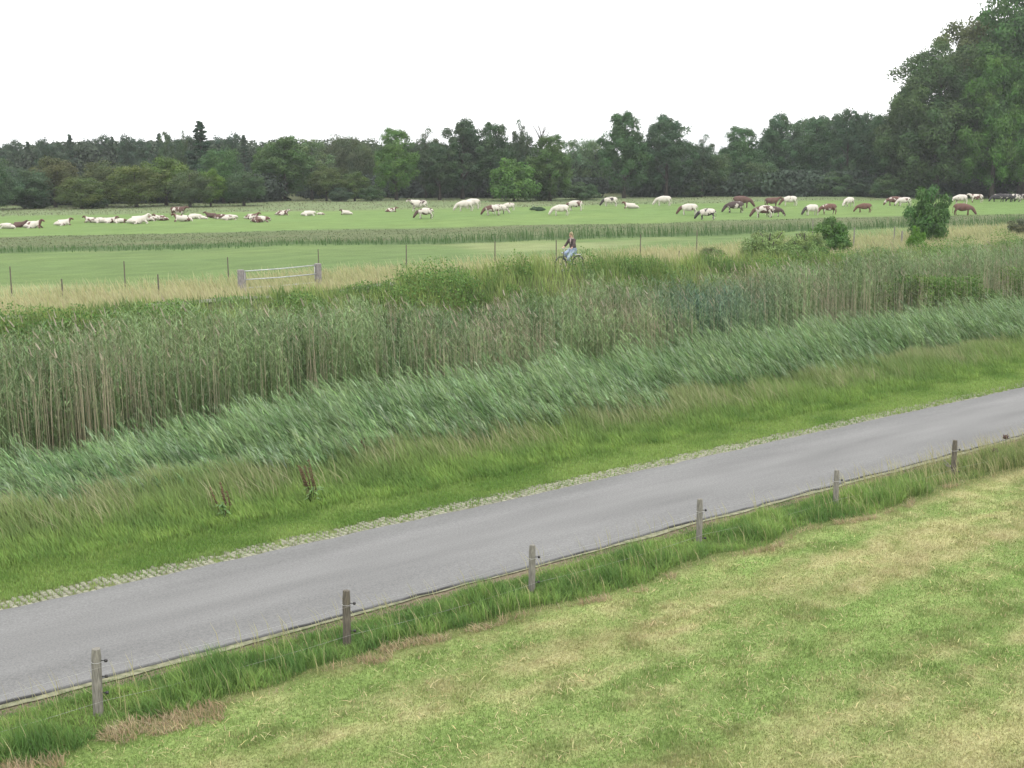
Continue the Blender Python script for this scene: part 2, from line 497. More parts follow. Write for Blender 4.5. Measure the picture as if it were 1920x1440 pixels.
# ---------------------------------------------------------------- grass, reeds and other uncountable growth
def scatter(n, x0, x1, y0, y1, D0=None, marg=380):
    """random ground points, thinned with distance and kept to the surroundings of the view"""
    x = rng.uniform(x0, x1, n); y = rng.uniform(y0, y1, n)
    px, py, dep = project(x, y, np.zeros(n) + np.interp(y, KY, KZ))
    k = (px > -marg) & (px < 1920 + marg) & (py < 1440 + 260) & (dist(x, y) > 5)
    if D0: k &= rng.random(n) < np.minimum(1, (D0 / dep)) 
    return x[k], y[k], dep[k]
WIND = np.array(st(-1, .25)); WIND /= np.linalg.norm(WIND)      # the wind blows to the photo's left
def blades(name, x, y, h, w, C, mat, label, cat, lean=.25, wind=.0, C2=None, z=None, rand=.5):
    n = len(x)
    z = hgt(x, y) if z is None else z
    z = np.where((y > 18.42) & (y < 23.25) , np.maximum(z, -.03), z)
    a = rng.uniform(0, 2 * math.pi, n)
    lv = np.stack([np.cos(a), np.sin(a)], 1) * (rng.random(n) * lean * h)[:, None] + WIND[None] * (wind * h * rng.uniform(1 - rand, 1 + rand, n))[:, None]
    P0 = np.stack([x, y, z - .01], 1)
    up = np.sqrt(np.maximum(h ** 2 - (lv ** 2).sum(1), (.3 * h) ** 2))
    P1 = P0 + np.concatenate([lv * .33, (up * .58)[:, None]], 1)
    P2 = P0 + np.concatenate([lv, up[:, None]], 1)
    me = ribbon_mesh(name, P0, P1, P2, w, C, C2)
    o = link(name, me, mat)
    return tag(o, label, cat, kind='stuff')
def jit(C, n, a=.18):
    return C * rng.uniform(1 - a, 1 + a, (n, 1)) * rng.uniform(1 - a * .3, 1 + a * .3, (n, 3))

# mown hay meadow in the foreground
x, y, d = scatter(1500000, -8, 42, 3, 16.6, 17, 380)
n = len(x)
tuft = sm(.52, .75, fbm(x * 1.4 + 9, y * 1.9, 3))
h = (.028 + .035 * rng.random(n) ** 2) * (1 + .8 * tuft)
C = jit(lawn_col(x, y), n, .15)
st_ = rng.random(n) < .08
C[st_] = jit(np.tile((.46, .41, .22), (st_.sum(), 1)), st_.sum(), .25)
blades('mown_grass', x, y, h, rng.uniform(.008, .015, n), C, M_GRASS, 'short mown grass with straw coloured dry streaks in the foreground meadow', 'grass', .9)
# cut hay lying flat
x, y, d = scatter(30000, -8, 42, 3, 16.3, 17, 380)
k = fbm(x * .5, y * 1.6, 3) > .47
x, y = x[k], y[k]; n = len(x)
a = rng.uniform(0, math.pi, n); l = rng.uniform(.06, .22, n)
P0 = np.stack([x, y, hgt(x, y) + rng.uniform(.02, .05, n)], 1)
dv = np.stack([np.cos(a) * l, np.sin(a) * l, rng.uniform(-.02, .05, n)], 1)
me = ribbon_mesh('cut_hay', P0, P0 + dv * .5 + [0, 0, .015], P0 + dv, rng.uniform(.006, .012, n), jit(np.tile((.50, .43, .23), (n, 1)), n, .3))
tag(link('cut_hay', me, M_GRASS), 'dry yellow stalks of cut hay lying on the mown meadow', 'hay', kind='stuff')

# tall lush verge along the fence posts
x, y, d = scatter(230000, -10, 60, 16.15, 18.35, 24)
edge = 16.45 + (fbm(x * .6, x * 0 + 2, 3) - .5) * 1.0
k = (y > edge) & (y < 18.26 + (fbm(x * 1.5, x * 0, 2) - .5) * .4)
x, y = x[k], y[k]; n = len(x)
pd_ = np.zeros(n)
for q_ in ((6.4, 17.2), (10.6, 17.2), (14.6, 17.2), (19.3, 17.3), (23.9, 17.3), (28.6, 17.2)): pd_ = np.maximum(pd_, np.exp(-((x - q_[0] + .15) / .55) ** 2 - ((y - q_[1] + .3) / .6) ** 2))
hh = .05 + .27 * (1 - .65 * pd_) * sm(18.1, 17.3, y) * sm(16.1, 16.7, y) * (.25 + 1.4 * sm(.25, .75, fbm(x * 1.1, y * 1.5, 3)))
g = fbm(x * .7 + 20, y * 1.1, 3)
C = mixc(mixc((.09, .175, .045), (.205, .305, .08), sm(.3, .7, g * .6 + .4 * fbm(x * 3, y * 3, 2))), (.19, .22, .085), .7 * sm(24, 32, x))
C = jit(C, n, .25)
C2 = C * 1.15
blades('verge_grass', x, y, hh * rng.uniform(.5, 1.25, n), rng.uniform(.008, .016, n), C, M_GRASS, 'tall lush dark green grass around the near fence posts', 'grass', .95, .25, C2)
# pale seeding stems over the verge, more of them to the right
x, y, d = scatter(16000, -10, 60, 16.3, 18.4, 30)
k = rng.random(len(x)) < (.12 + .6 * sm(22, 30, x)); x, y = x[k], y[k]; n = len(x)
blades('seeding_grass', x, y, rng.uniform(.35, .62, n), rng.uniform(.006, .012, n), jit(np.tile((.30, .30, .13), (n, 1)), n), M_GRASS, 'thin pale seeding stems above the fence verge', 'grass', .3, .35, jit(np.tile((.42, .38, .22), (n, 1)), n))
# withered thatch at the foot of the verge
x, y, d = scatter(120000, -10, 60, 15.7, 16.75, 24)
c0 = 16.22 + (fbm(x * .6, x * 0 + 2, 3) - .5) * 1.0
k = (abs(y - c0) < .30 * sm(.50, .66, fbm(x * .55 + 31, x * 0, 3)) * (1 - .75 * sm(10, 13, x)) + .01) & (fbm(x * 1.7, y * 2.5 + 9, 2) > .44); x, y = x[k], y[k]; n = len(x)
C = jit(mixc((.46, .38, .24), (.29, .22, .13), fbm(x * 2, y * 2, 2)), n, .3)
blades('withered_grass', x, y, rng.uniform(.08, .22, n), rng.uniform(.006, .012, n), C, M_GRASS, 'withered brown grass lying along the foot of the fence verge', 'grass', 1.3, .5)

# short green strip beyond the pavers, growing into the paver joints
x, y, d = scatter(300000, -14, 75, 22.62, 25.0, 26)
k = (y > 23.1 + (fbm(x * 1.2, x * 0, 3) - .5) * .35) | (rng.random(len(x)) < .19 + .5 * sm(24, 42, x)); x, y = x[k], y[k]; n = len(x)
C = jit(verge_col(x, y) * 1.12, n, .22)
blades('roadside_grass', x, y, (.04 + .07 * rng.random(n)) * (1 + .8 * sm(24, 25, y)), rng.uniform(.010, .018, n), C, M_GRASS, 'short bright green grass along the far edge of the lane', 'grass', .7, .1)
# meadow grass between the short strip and the reeds
x, y, d = scatter(560000, -16, 105, 24.3, 29.6, 28)
k = y > 24.55 + (fbm(x * .7, x * 0 + 8, 3) - .5) * .9; x, y = x[k], y[k]; n = len(x)
dd = sm(24.4, 27.6, y)
hh = (.22 + .42 * dd * sm(29.4, 27.6, y)) * (.6 + .8 * fbm(x * .8, y, 3))
g = fbm(x * .4 + 3, y * .7, 4)
C = mixc(mixc((.115, .205, .045), (.215, .325, .075), sm(.3, .7, g * .5 + .5 * fbm(x * 1.7, y * 1.9, 3))), (.18, .24, .09), dd * .8)
C = jit(C, n, .22)
pale = sm(25.2, 27.2, y) * sm(30.4, 29.0, y)
C2 = mixc(C * 1.1, jit(np.tile((.34, .345, .185), (n, 1)), n, .2), .55 * pale * sm(.36, .66, fbm(x * .5 + 60, y * .6, 4) + .2 * (rng.random(n) - .5)))
blades('meadow_grass', x, y, hh * rng.uniform(.55, 1.2, n), rng.uniform(.012, .024, n), C, M_GRASS, 'knee high grass with tan seed heads bending left beside the reeds', 'grass', .4, .42, C2)
x, y, d = scatter(60000, -16, 105, 25.6, 28.6, 28)
k = (fbm(x * .5 + 60, y * .6, 4) > .46) & (rng.random(len(x)) < .22); x, y = x[k], y[k]; n = len(x)
blades('tan_grass_heads', x, y, rng.uniform(.6, .95, n), rng.uniform(.008, .018, n), jit(np.tile((.22, .25, .10), (n, 1)), n), M_GRASS, 'taller tan seed heads swaying over the roadside grass', 'grass', .3, .5, jit(np.tile((.42, .38, .25), (n, 1)), n))

def reeds(name, x, y, h, wind, nleaf, leafl, leafw, Cstem, Cleaf, label, droop=.3, u0=.25, stemw=.012, spread=.6, plume=None):
    n = len(x)
    z = np.maximum(hgt(x, y), -1.05)
    a = rng.uniform(0, 2 * math.pi, n)
    lv = np.stack([np.cos(a), np.sin(a)], 1) * (rng.random(n) * .1 * h)[:, None] + WIND[None] * (wind * h * rng.uniform(.6, 1.4, n))[:, None]
    P0 = np.stack([x, y, z - .03], 1)
    up = np.sqrt(np.maximum(h ** 2 - (lv ** 2).sum(1), (.3 * h) ** 2))
    P1 = P0 + np.concatenate([lv * .30, (up * .58)[:, None]], 1)
    P2 = P0 + np.concatenate([lv, up[:, None]], 1)
    A, B, Cc, W, CO = [P0], [P1], [P2], [np.full(n, stemw)], [Cstem]
    for k in range(nleaf):
        u = rng.uniform(u0, .97, n)[:, None]
        base_ = P0 * (1 - u) ** 2 + (2 * P1 - .5 * P0 - .5 * P2) * 2 * u * (1 - u) + P2 * u ** 2
        b = rng.uniform(0, 2 * math.pi, n)
        ll = (leafl * rng.uniform(.6, 1.2, n))[:, None]
        dirh = np.stack([np.cos(b), np.sin(b)], 1) * spread + WIND[None] * (wind * 2.6)
        dirh /= np.maximum(np.linalg.norm(dirh, axis=1, keepdims=True), .3)
        d1 = np.concatenate([dirh * .5, rng.uniform(.35, .8, (n, 1))], 1) * ll * .5
        d2 = np.concatenate([dirh * .6, rng.uniform(-droop, .45, (n, 1))], 1) * ll * .55
        A.append(base_); B.append(base_ + d1); Cc.append(base_ + d1 + d2)
        W.append(leafw * rng.uniform(.7, 1.2, n)); CO.append(Cleaf * rng.uniform(.75, 1.3, (n, 1)))
    if plume is not None:
        pk = rng.random(n) < plume[0]
        m_ = pk.sum()
        T = P2[pk]
        dv = np.concatenate([WIND[None] * .10 + rng.normal(0, .03, (m_, 2)), rng.uniform(.12, .24, (m_, 1))], 1)
        for q in range(2):
            A.append(T - dv * .4); B.append(T + dv * .3); Cc.append(T + dv + rng.normal(0, .02, (m_, 3)))
            W.append(rng.uniform(.025, .05, m_)); CO.append(jit(np.tile(plume[1], (m_, 1)), m_, .2))
    me = ribbon_mesh(name, np.concatenate(A), np.concatenate(B), np.concatenate(Cc), np.concatenate(W), np.concatenate(CO))
    return tag(link(name, me, M_REED), label, 'reeds', kind='stuff')
# near reeds, blown over to the left
x, y, d = scatter(86000, -18, 130, 26.0, 34.4, 34)
lo = 27.5 + (fbm(x * .5, x * 0 + 4, 3) - .5) * 2.6 + .02 * np.maximum(x - 30, 0)
k = y > lo; x, y = x[k], y[k]; n = len(x)
g = fbm(x * .5 + 7, y * .8, 3)
cl = np.clip(fbm(x * 1.3 + 5, y * 1.3, 3) * 1.5 - .25, 0, 1)
C = mixc((.08, .16, .048), (.18, .275, .105), sm(.28, .72, g * .45 + .55 * cl))
C = mixc(C, (.28, .35, .24), .5 * (rng.random(n) < .18))
hh = (.85 + 1.2 * sm(27.2, 32, y)) * (.55 + .8 * fbm(x * .7, y * .7, 3)) * (1 - .22 * sm(40, 80, x)) * (.62 + .38 * sm(12, 19, x))
reeds('windblown_reeds', x, y, hh * rng.uniform(.7, 1.1, n) * (.70 + .6 * cl) * np.where(rng.random(n) < .05, 1.28, 1), .40, 10, .48, .020, jit(C, n, .2), jit(C, n, .3), 'blue green reeds blown over to the left along the near bank of the ditch', .15, .12)
# tall far reeds: standing, dead tan stalks among green
x, y, d = scatter(74000, -14, 150, 35.3, 41.2, 44)
lim = 40.2 + (fbm(x * .2, x * 0 + 14, 3) - .5) * 2.0
k = (y < lim) & (y > 35.4 + 1.6 * sm(38, 55, x) + (fbm(x * .4, x * 0 + 33, 3) - .5) * 1.4); x, y = x[k], y[k]; n = len(x)
g = fbm(x * .28 + 2, y * .4, 3)
cl = fbm(x * 1.5, y * 1.4 + 4, 3)
kk = (cl > .36) | (rng.random(n) < .4)
x, y, g, cl = x[kk], y[kk], g[kk], cl[kk]; n = len(x)
C = mixc((.068, .13, .042), (.20, .285, .115), sm(.3, .72, g * .4 + .6 * cl))
bl = np.exp(-((x - 42.5) / 3.2) ** 2 - ((y - 37.6) / 1.6) ** 2)
C = mixc(C, (.075, .145, .105), .9 * bl)
top = 2.7 + .9 * (fbm(x * .4, y * .3, 4) - .5) * 2 + .3 * sm(38, 70, x) + .32 * sm(27, 20, x) - .75 * np.exp(-((x - 31) / 4.5) ** 2)
gh = np.maximum(hgt(x, y), -1.05)
hh = (top - gh) * np.where(y > 37.5, 1, .92) * rng.uniform(.6, 1.04, n) * (.82 + .34 * cl)
reeds('tall_green_reeds', x, y, hh, .07, 9, .46, .022, jit(C, n, .2), jit(C, n, .25), 'tall standing green reeds on the far side of the ditch', .45, .10)
x, y, d = scatter(62000, -14, 150, 35.1, 40.6, 44)
k = rng.random(len(x)) < (.28 + .70 * sm(.44, .64, fbm(x * .3 + 30, y * .3, 3))) * (1 - .85 * np.exp(-((x - 42.5) / 3.2) ** 2)); x, y = x[k], y[k]; n = len(x)
gh = np.maximum(hgt(x, y), -1.05)
hh = (2.9 + .3 * sm(27, 20, x) + .6 * (fbm(x * .4, y * .3, 4) - .5) * 2 + .35 * sm(38, 70, x) - .7 * np.exp(-((x - 31) / 4.5) ** 2) - gh) * rng.uniform(.6, 1.06, n)
C = jit(mixc((.27, .235, .155), (.42, .385, .26), rng.random(n)), n, .2)
reeds('dead_reed_stalks', x, y, hh, .02, 1, .3, .012, C, C, 'dry tan reed stalks of last year standing among the green reeds', .3, .4, .011, plume=(.10, (.30, .27, .19)))

# weeds over the crown of the bank and its ditch side
x, y, d = scatter(110000, -20, 150, 38.6, 44.2, 50)
g = fbm(x * .35 + 70, y * .5, 3)
k = rng.random(len(x)) < .35 + .8 * sm(.35, .6, g); x, y, g = x[k], y[k], g[k]; n = len(x)
C = mixc((.10, .17, .048), (.25, .32, .10), sm(.32, .68, .5 * fbm(x * .5, y * .7 + 40, 3) + .5 * fbm(x * 1.8, y * 2.2, 3)))
blades('bank_weeds', x, y, (.35 + .85 * g + .36 * np.exp(-((x - 39.5) / 4.5) ** 2)) * rng.uniform(.5, 1.2, n) * (1 - .25 * sm(52, 66, x)) * (1 - .3 * sm(34, 26, x)), rng.uniform(.02, .04, n), jit(C, n, .25), M_GRASS, 'dense green weeds and nettles covering the crown of the bank', 'weeds', .5, .15)
nn = 230000
x, y, d = scatter(nn, -20, 150, 39.0, 43.5, 50)
g = fbm(x * .45 + 20, y * .6, 3); k = g > .46; x, y, g = x[k], y[k], g[k]; n = len(x)
hh = (.25 + 1.35 * (g - .40) * 2) * (1 - .3 * sm(34, 26, x))
P = np.stack([x, y, hgt(x, y) + hh * rng.uniform(.3, 1, n)], 1)
C = mixc((.07, .15, .035), (.15, .26, .06), rng.random(n))
me = card_mesh('bank_bramble', P, rng.normal(size=(n, 3)) + [0, -.4, .8], rng.uniform(.028, .06, n), jit(C, n, .3))
tag(link('bank_bramble', me, M_GRASS), 'leafy bramble thicket between the tall reeds and the cycle path', 'bramble', kind='stuff')
# low leafy scrub in front of the tall reeds on the right
x, y, d = scatter(170000, 46, 125, 35.6, 38.2, 60)
g = fbm(x * .3 + 11, y * .2, 3); k = rng.random(len(x)) < sm(.42, .5, g + .08 * sm(55, 70, x)) * sm(47, 52, x); x, y, g = x[k], y[k], g[k]; n = len(x)
P = np.stack([x, y, -.9 + (.3 + 2.5 * sm(.3, .75, fbm(x * .45, x * 0, 3))) * rng.random(n) ** .7], 1)
C = mixc((.06, .13, .03), (.14, .24, .05), fbm(x * .8, y, 3))
me = card_mesh('ditch_scrub', P, rng.normal(size=(n, 3)) + [0, -.6, .7], rng.uniform(.05, .09, n), jit(C, n, .25))
tag(link('ditch_scrub', me, M_GRASS), 'dark leafy scrub at the foot of the tall reeds to the right', 'scrub', kind='stuff')

# pale dry grass behind the bank, up to the far fence
x, y, d = scatter(240000, -10, 190, 45.8, 68, 66, 200)
k = rng.random(len(x)) < (.25 + .75 * sm(66.5, 62.5, y + (fbm(x * .12, y * .2, 3) - .5) * 8)) * .85; x, y = x[k], y[k]; n = len(x)
g = fbm(x * .15 + 8, y * .3, 4)
C = mixc(mixc((.24, .285, .11), (.35, .35, .17), sm(.3, .65, g)), (.15, .22, .07), .75 * sm(60, 85, x) * sm(.35, .6, fbm(x * .3, y * .5, 3)))
blades('dry_grass', x, y, rng.uniform(.25, .75, n), rng.uniform(.025, .045, n), jit(C, n, .2), M_GRASS, 'pale dry grass around the gate and the far fence', 'grass', .4, .3, jit(np.tile((.40, .37, .22), (n, 1)), n, .2))
# sedge along the field ditch, and the rough grass beyond it
x, y, d = scatter(260000, 10, 330, 20, 125, 110, 200)
q = Q(x, y) + (fbm(x * .1, y * .1, 3) - .5) * 2.5
k = (q > 101) & (q < 105.5) & (y > 47); xs_, ys_ = x[k], y[k]; n = len(xs_)
C = mixc((.055, .115, .035), (.085, .155, .05), fbm(xs_ * .3, ys_ * .3, 3))
amt = (.36 + .60 * sm(45, 75, xs_)) * (.7 + .6 * fbm(xs_ * .12, ys_ * .1, 2))
blades('ditch_sedge', xs_, ys_, rng.uniform(.45, 1.2, n) * amt, rng.uniform(.03, .055, n), jit(C, n, .12), M_GRASS, 'dark green sedge lining the narrow field ditch', 'sedge', .3, .1)
x, y, d = scatter(330000, 10, 330, 20, 125, 110, 200)
q = Q(x, y) + (fbm(x * .1, y * .1, 3) - .5) * 2.5
k = (q > 104.5) & (q < 123) & (y > 47) & (rng.random(len(x)) < .75); xs_, ys_ = x[k], y[k]; n = len(xs_)
C = mixc((.078, .118, .045), (.125, .135, .07), sm(.35, .65, fbm(xs_ * .07, ys_ * .4 + 5, 4)))
blades('rough_pasture', xs_, ys_, rng.uniform(.04, .11, n), rng.uniform(.05, .09, n), jit(C, n, .05), M_GRASS, 'ungrazed brownish rough grass between the two meadows', 'grass', .4, .2)
# ragged tufts just in front of the wood
x, y, d = scatter(160000, 20, 400, 80, 215, 150, 150)
q = Q(x, y) - .05 * x
k = (q > 160) & (q < 200) & (rng.random(len(x)) < .6); xs_, ys_ = x[k], y[k]; n = len(xs_)
C = mixc((.12, .16, .075), (.18, .175, .11), sm(.35, .65, fbm(xs_ * .06, ys_ * .3 + 5, 4)))
blades('woodside_grass', xs_, ys_, rng.uniform(.06, .25, n), rng.uniform(.06, .11, n), jit(C, n, .06), M_GRASS, 'rough pale grass along the foot of the wood', 'grass', .4, .2)

# ---------------------------------------------------------------- trees
def crown_mesh(name, seed, H, Rr, z0, nclump, npc, leaf, base_c, var=.2, shape='round', gap=0.0, clr=(.28, .42)):
    r = np.random.default_rng(seed)
    P, NN, CC = [], [], []
    for i in range(nclump):
        d = r.normal(size=3); d /= np.linalg.norm(d)
        f = r.random() ** .42
        u = d * f
        t = (u[2] + 1) / 2
        if shape == 'round': wr = 1.0
        elif shape == 'cone': wr = 1.25 * (1 - t) + .12
        elif shape == 'tall': wr = .85 + .35 * math.sin(t * math.pi) - .12 * t
        else: wr = 1.0
        if shape == 'cone':
            a = r.uniform(0, 2 * math.pi); rad = r.random() ** .5
            t = r.random() ** 1.2
            wr = 1.0 * (1 - t) + .05
            c = np.array([math.cos(a) * rad * Rr * wr, math.sin(a) * rad * Rr * wr, z0 + t * (H - z0)])
            cr = Rr * r.uniform(.16, .28) * (.35 + .75 * (1 - t)); sq = .55
        else:
            cr = Rr * r.uniform(*clr); sq = r.uniform(.8, 1.15)
            c = np.array([u[0] * (Rr - cr * .6) * wr, u[1] * (Rr - cr * .6) * wr, z0 + (H - z0) / 2 + u[2] * ((H - z0) / 2 - cr * .55)])
            if u[2] < 0: c[:2] *= 1 + .25 * (-u[2])
            c[2] = max(c[2], z0 + cr * .3)
        m_ = int(npc * r.uniform(.6, 1.3))
        dd = r.normal(size=(m_, 3)); dd /= np.linalg.norm(dd, axis=1, keepdims=True)
        dd[:, 2] = np.where((dd[:, 2] < -.4) & (r.random(m_) < .5), -dd[:, 2] * .6, dd[:, 2])
        rr = cr * (r.uniform(.5, 1.12, (m_, 1)))
        pts = c + dd * rr * [1, 1, sq]
        P.append(pts); NN.append(dd + r.normal(0, .55, (m_, 3)))
        tone = r.uniform(1 - var, 1 + var)
        CC.append(np.tile(np.array(base_c) * tone * np.array([r.uniform(.9, 1.15), 1, r.uniform(.85, 1.15)]), (m_, 1)) * r.uniform(.8, 1.2, (m_, 1)))
    P = np.concatenate(P)
    if gap:
        k = r.random(len(P)) > gap
        P, NN, CC = P[k], np.concatenate(NN)[k], np.concatenate(CC)[k]
    else:
        NN, CC = np.concatenate(NN), np.concatenate(CC)
    return card_mesh(name, P, NN, leaf * r.uniform(.6, 1.3, len(P)), CC)
def trunk_mesh(seed, H, z0, r0, limbs=7, spread=.5, Rr=4, lean=0.03):
    r = random.Random(seed)
    mb = MB()
    top = H * .88
    pts, rad = [], []
    ox = oy = 0
    for i in range(9):
        t = i / 8
        ox += r.uniform(-1, 1) * lean * H / 8; oy += r.uniform(-1, 1) * lean * H / 8
        pts.append((ox, oy, -.3 + t * (top + .3))); rad.append(r0 * (1.35 if i == 0 else 1) * (1 - .88 * t) + .02)
    mb.tube(pts, rad, 8)
    for k in range(limbs):
        t = r.uniform(.22, .85); i = int(t * 8); p = Vector(pts[i])
        a = r.uniform(0, 6.28); ln = Rr * spread * r.uniform(.7, 1.5) * (1.1 - .5 * t)
        q1 = p + Vector((math.cos(a) * ln * .5, math.sin(a) * ln * .5, ln * .45))
        q2 = q1 + Vector((math.cos(a + .3) * ln * .5, math.sin(a + .3) * ln * .5, ln * .6))
        mb.tube([p, q1, q2], [rad[i] * .6, rad[i] * .35, .03], 6)
    return mb.mesh('trunk')
KINDS = {}
def kind(key, H, Rr, z0, r0, seed, **kw):
    cm = crown_mesh(key + '_crown', seed, H, Rr, z0, **kw); cm.materials.append(M_CROWN)
    tm = trunk_mesh(seed, H, z0, r0, Rr=Rr); tm.materials.append(M_BARK)
    KINDS[key] = (cm, tm, H, Rr)
G0 = (.066, .104, .042)
kind('broad_a', 12, 5.6, .2, .32, 11, nclump=80, npc=230, leaf=.17, base_c=G0, clr=(.18, .34))
kind('broad_b', 12, 5.8, .1, .30, 12, nclump=90, npc=210, leaf=.17, base_c=(0.0689, 0.1025, 0.0386), clr=(.18, .32))
kind('broad_c', 12, 5.2, .6, .28, 13, nclump=76, npc=230, leaf=.17, base_c=(0.0638, 0.0974, 0.0370), clr=(.17, .3))
kind('tall_a', 16, 4.9, .6, .34, 21, nclump=120, npc=200, leaf=.19, base_c=(0.0588, 0.0991, 0.0353), shape='tall', clr=(.16, .30))
kind('tall_b', 16, 4.8, 1.0, .34, 22, nclump=110, npc=200, leaf=.19, base_c=(0.0571, 0.0924, 0.0370), shape='tall', clr=(.15, .28))
kind('loose_a', 15, 4.2, 1.2, .26, 31, nclump=80, npc=130, leaf=.17, base_c=(0.0672, 0.1008, 0.0454), shape='tall', gap=.2, clr=(.13, .25))
kind('loose_b', 15, 4.0, 2.0, .24, 32, nclump=95, npc=130, leaf=.17, base_c=(0.0655, 0.0974, 0.0437), shape='tall', gap=.15, clr=(.17, .28))
kind('spruce', 16, 3.4, .6, .26, 41, nclump=190, npc=80, leaf=.19, base_c=(0.0420, 0.0672, 0.0370), shape='cone')
kind('pine', 15, 3.4, 4.5, .24, 42, nclump=46, npc=170, leaf=.18, base_c=(0.0504, 0.0756, 0.0420), clr=(.2, .36))
kind('bush_a', 4, 2.5, -.2, .10, 51, nclump=60, npc=210, leaf=.11, base_c=(0.0630, 0.0966, 0.0353), clr=(.18, .32))
kind('bush_b', 4, 2.5, -.2, .10, 52, nclump=60, npc=210, leaf=.11, base_c=(0.0504, 0.0756, 0.0370), clr=(.2, .32))
kind('willow', 2, 1.7, -.4, .05, 53, nclump=70, npc=260, leaf=.05, base_c=(0.1176, 0.1680, 0.0714), clr=(.18, .3))
kind('giant_a', 34, 14.0, .2, .75, 61, nclump=330, npc=270, leaf=.30, base_c=(0.0521, 0.0882, 0.0286), clr=(.10, .20))
kind('giant_b', 34, 13.6, .5, .75, 62, nclump=310, npc=270, leaf=.30, base_c=(0.0655, 0.0907, 0.0286), clr=(.10, .19))
USED = set()
def tree(key, px, D, top, width, tint, name, label, cat='tree', group=None, rz=None, gz=None):
    cm, tm, H, Rr = KINDS[key]
    x, y = at(px, D)
    z = float(hgt(x, y)) if gz is None else gz
    h = toppix(D, top) - z
    w = width * 1.12 / FPX * D / 2
    root = empty(name, (x, y, z), random.uniform(0, 6.28) if rz is None else rz)
    root.scale = (w / Rr, w / Rr, h / H)
    c = link('crown', cm, None, root); c.color = (*[v * 1.13 for v in tint], 1)
    t = link('trunk', tm, None, root)
    tag(root, label, cat, group)
    return root
def T(r=1, g=1, b=1, k=1): return (r * k, g * k, b * k)

# the wood on the left: dark rounded trees in front, pines on the skyline behind
F1 = [  # key, x, D, top, width, tint, label
 ('broad_b', -10, 166, 292, 110, T(.75, .95, 1.1), 'bluish dark broadleaf tree at the left end of the wood edge'),
 ('broad_a', 55, 172, 312, 95, T(.8, .95, 1.1), 'low bluish tree second from the left end of the wood edge'),
 ('broad_c', 112, 178, 288, 100, T(1.25, .95, .95), 'brownish rounded tree above the scattered resting cows at far left'),
 ('broad_b', 160, 170, 330, 90, T(1.1, 1.1, .8), 'low olive tree in front of the brownish rounded tree'),
 ('broad_a', 205, 178, 298, 100, T(1.1, .95, .9), 'dull brown green tree above the first resting cattle group'),
 ('broad_b', 262, 174, 306, 105, T(1.2, 1.15, .75), 'olive green tree left of the bright green one in the wood edge'),
 ('broad_c', 318, 178, 288, 100, T(1.3, 1.4, .75), 'brighter yellow green tree under the two thin skyline pines'),
 ('broad_a', 362, 172, 318, 85, T(.95, .9, .85), 'low dark tree right of the brighter yellow green tree'),
 ('broad_b', 425, 186, 274, 92, T(.8, 1.15, .95), 'round headed green tree right of the tall spruce'),
 ('broad_c', 400, 174, 312, 60, T(1.5, 1.7, .8), 'small light green tree at the foot of the round headed tree'),
 ('broad_a', 462, 176, 320, 80, T(.7, .8, .8), 'small very dark tree left of the broad willow like tree'),
]
for k_, px, D, top, w, t, lab in F1:
    tree(k_, px, D, top, w, t, 'broadleaf_tree', lab, group='broadleaf trees along the edge of the wood')
for i, px in enumerate(range(-20, 470, 27)):
    D = 226 + (i * 37 % 20)
    top = 266 - 15 * float(sm(0, 230, px)) + (i * 53 % 15) - 7
    PN = ['first', 'second', 'third', 'fourth', 'fifth', 'sixth', 'seventh', 'eighth', 'ninth', 'tenth', 'eleventh', 'twelfth', 'thirteenth', 'fourteenth', 'fifteenth', 'sixteenth', 'seventeenth', 'eighteenth', 'nineteenth']
    tree('pine' if i % 3 else 'spruce', px + (i * 29 % 9), D, top, 40, T(.9, 1, 1.05, 1.0 + .1 * (i % 3)), 'pine_tree', PN[i] + ' dark pine from the left in the skyline row behind the left wood', group='pines behind the left wood')
tree('spruce', 385, 205, 227, 82, T(.85, 1.1, 1.05, .9), 'spruce_tree', 'tall pointed dark spruce standing above the left wood')
tree('loose_a', 322, 208, 237, 34, T(.9, 1, 1), 'pine_tree', 'thin ragged pine with a leaning top left of the tall spruce')
tree('loose_b', 353, 208, 240, 22, T(.9, 1, 1), 'pine_tree', 'thinnest ragged pine just left of the tall spruce')
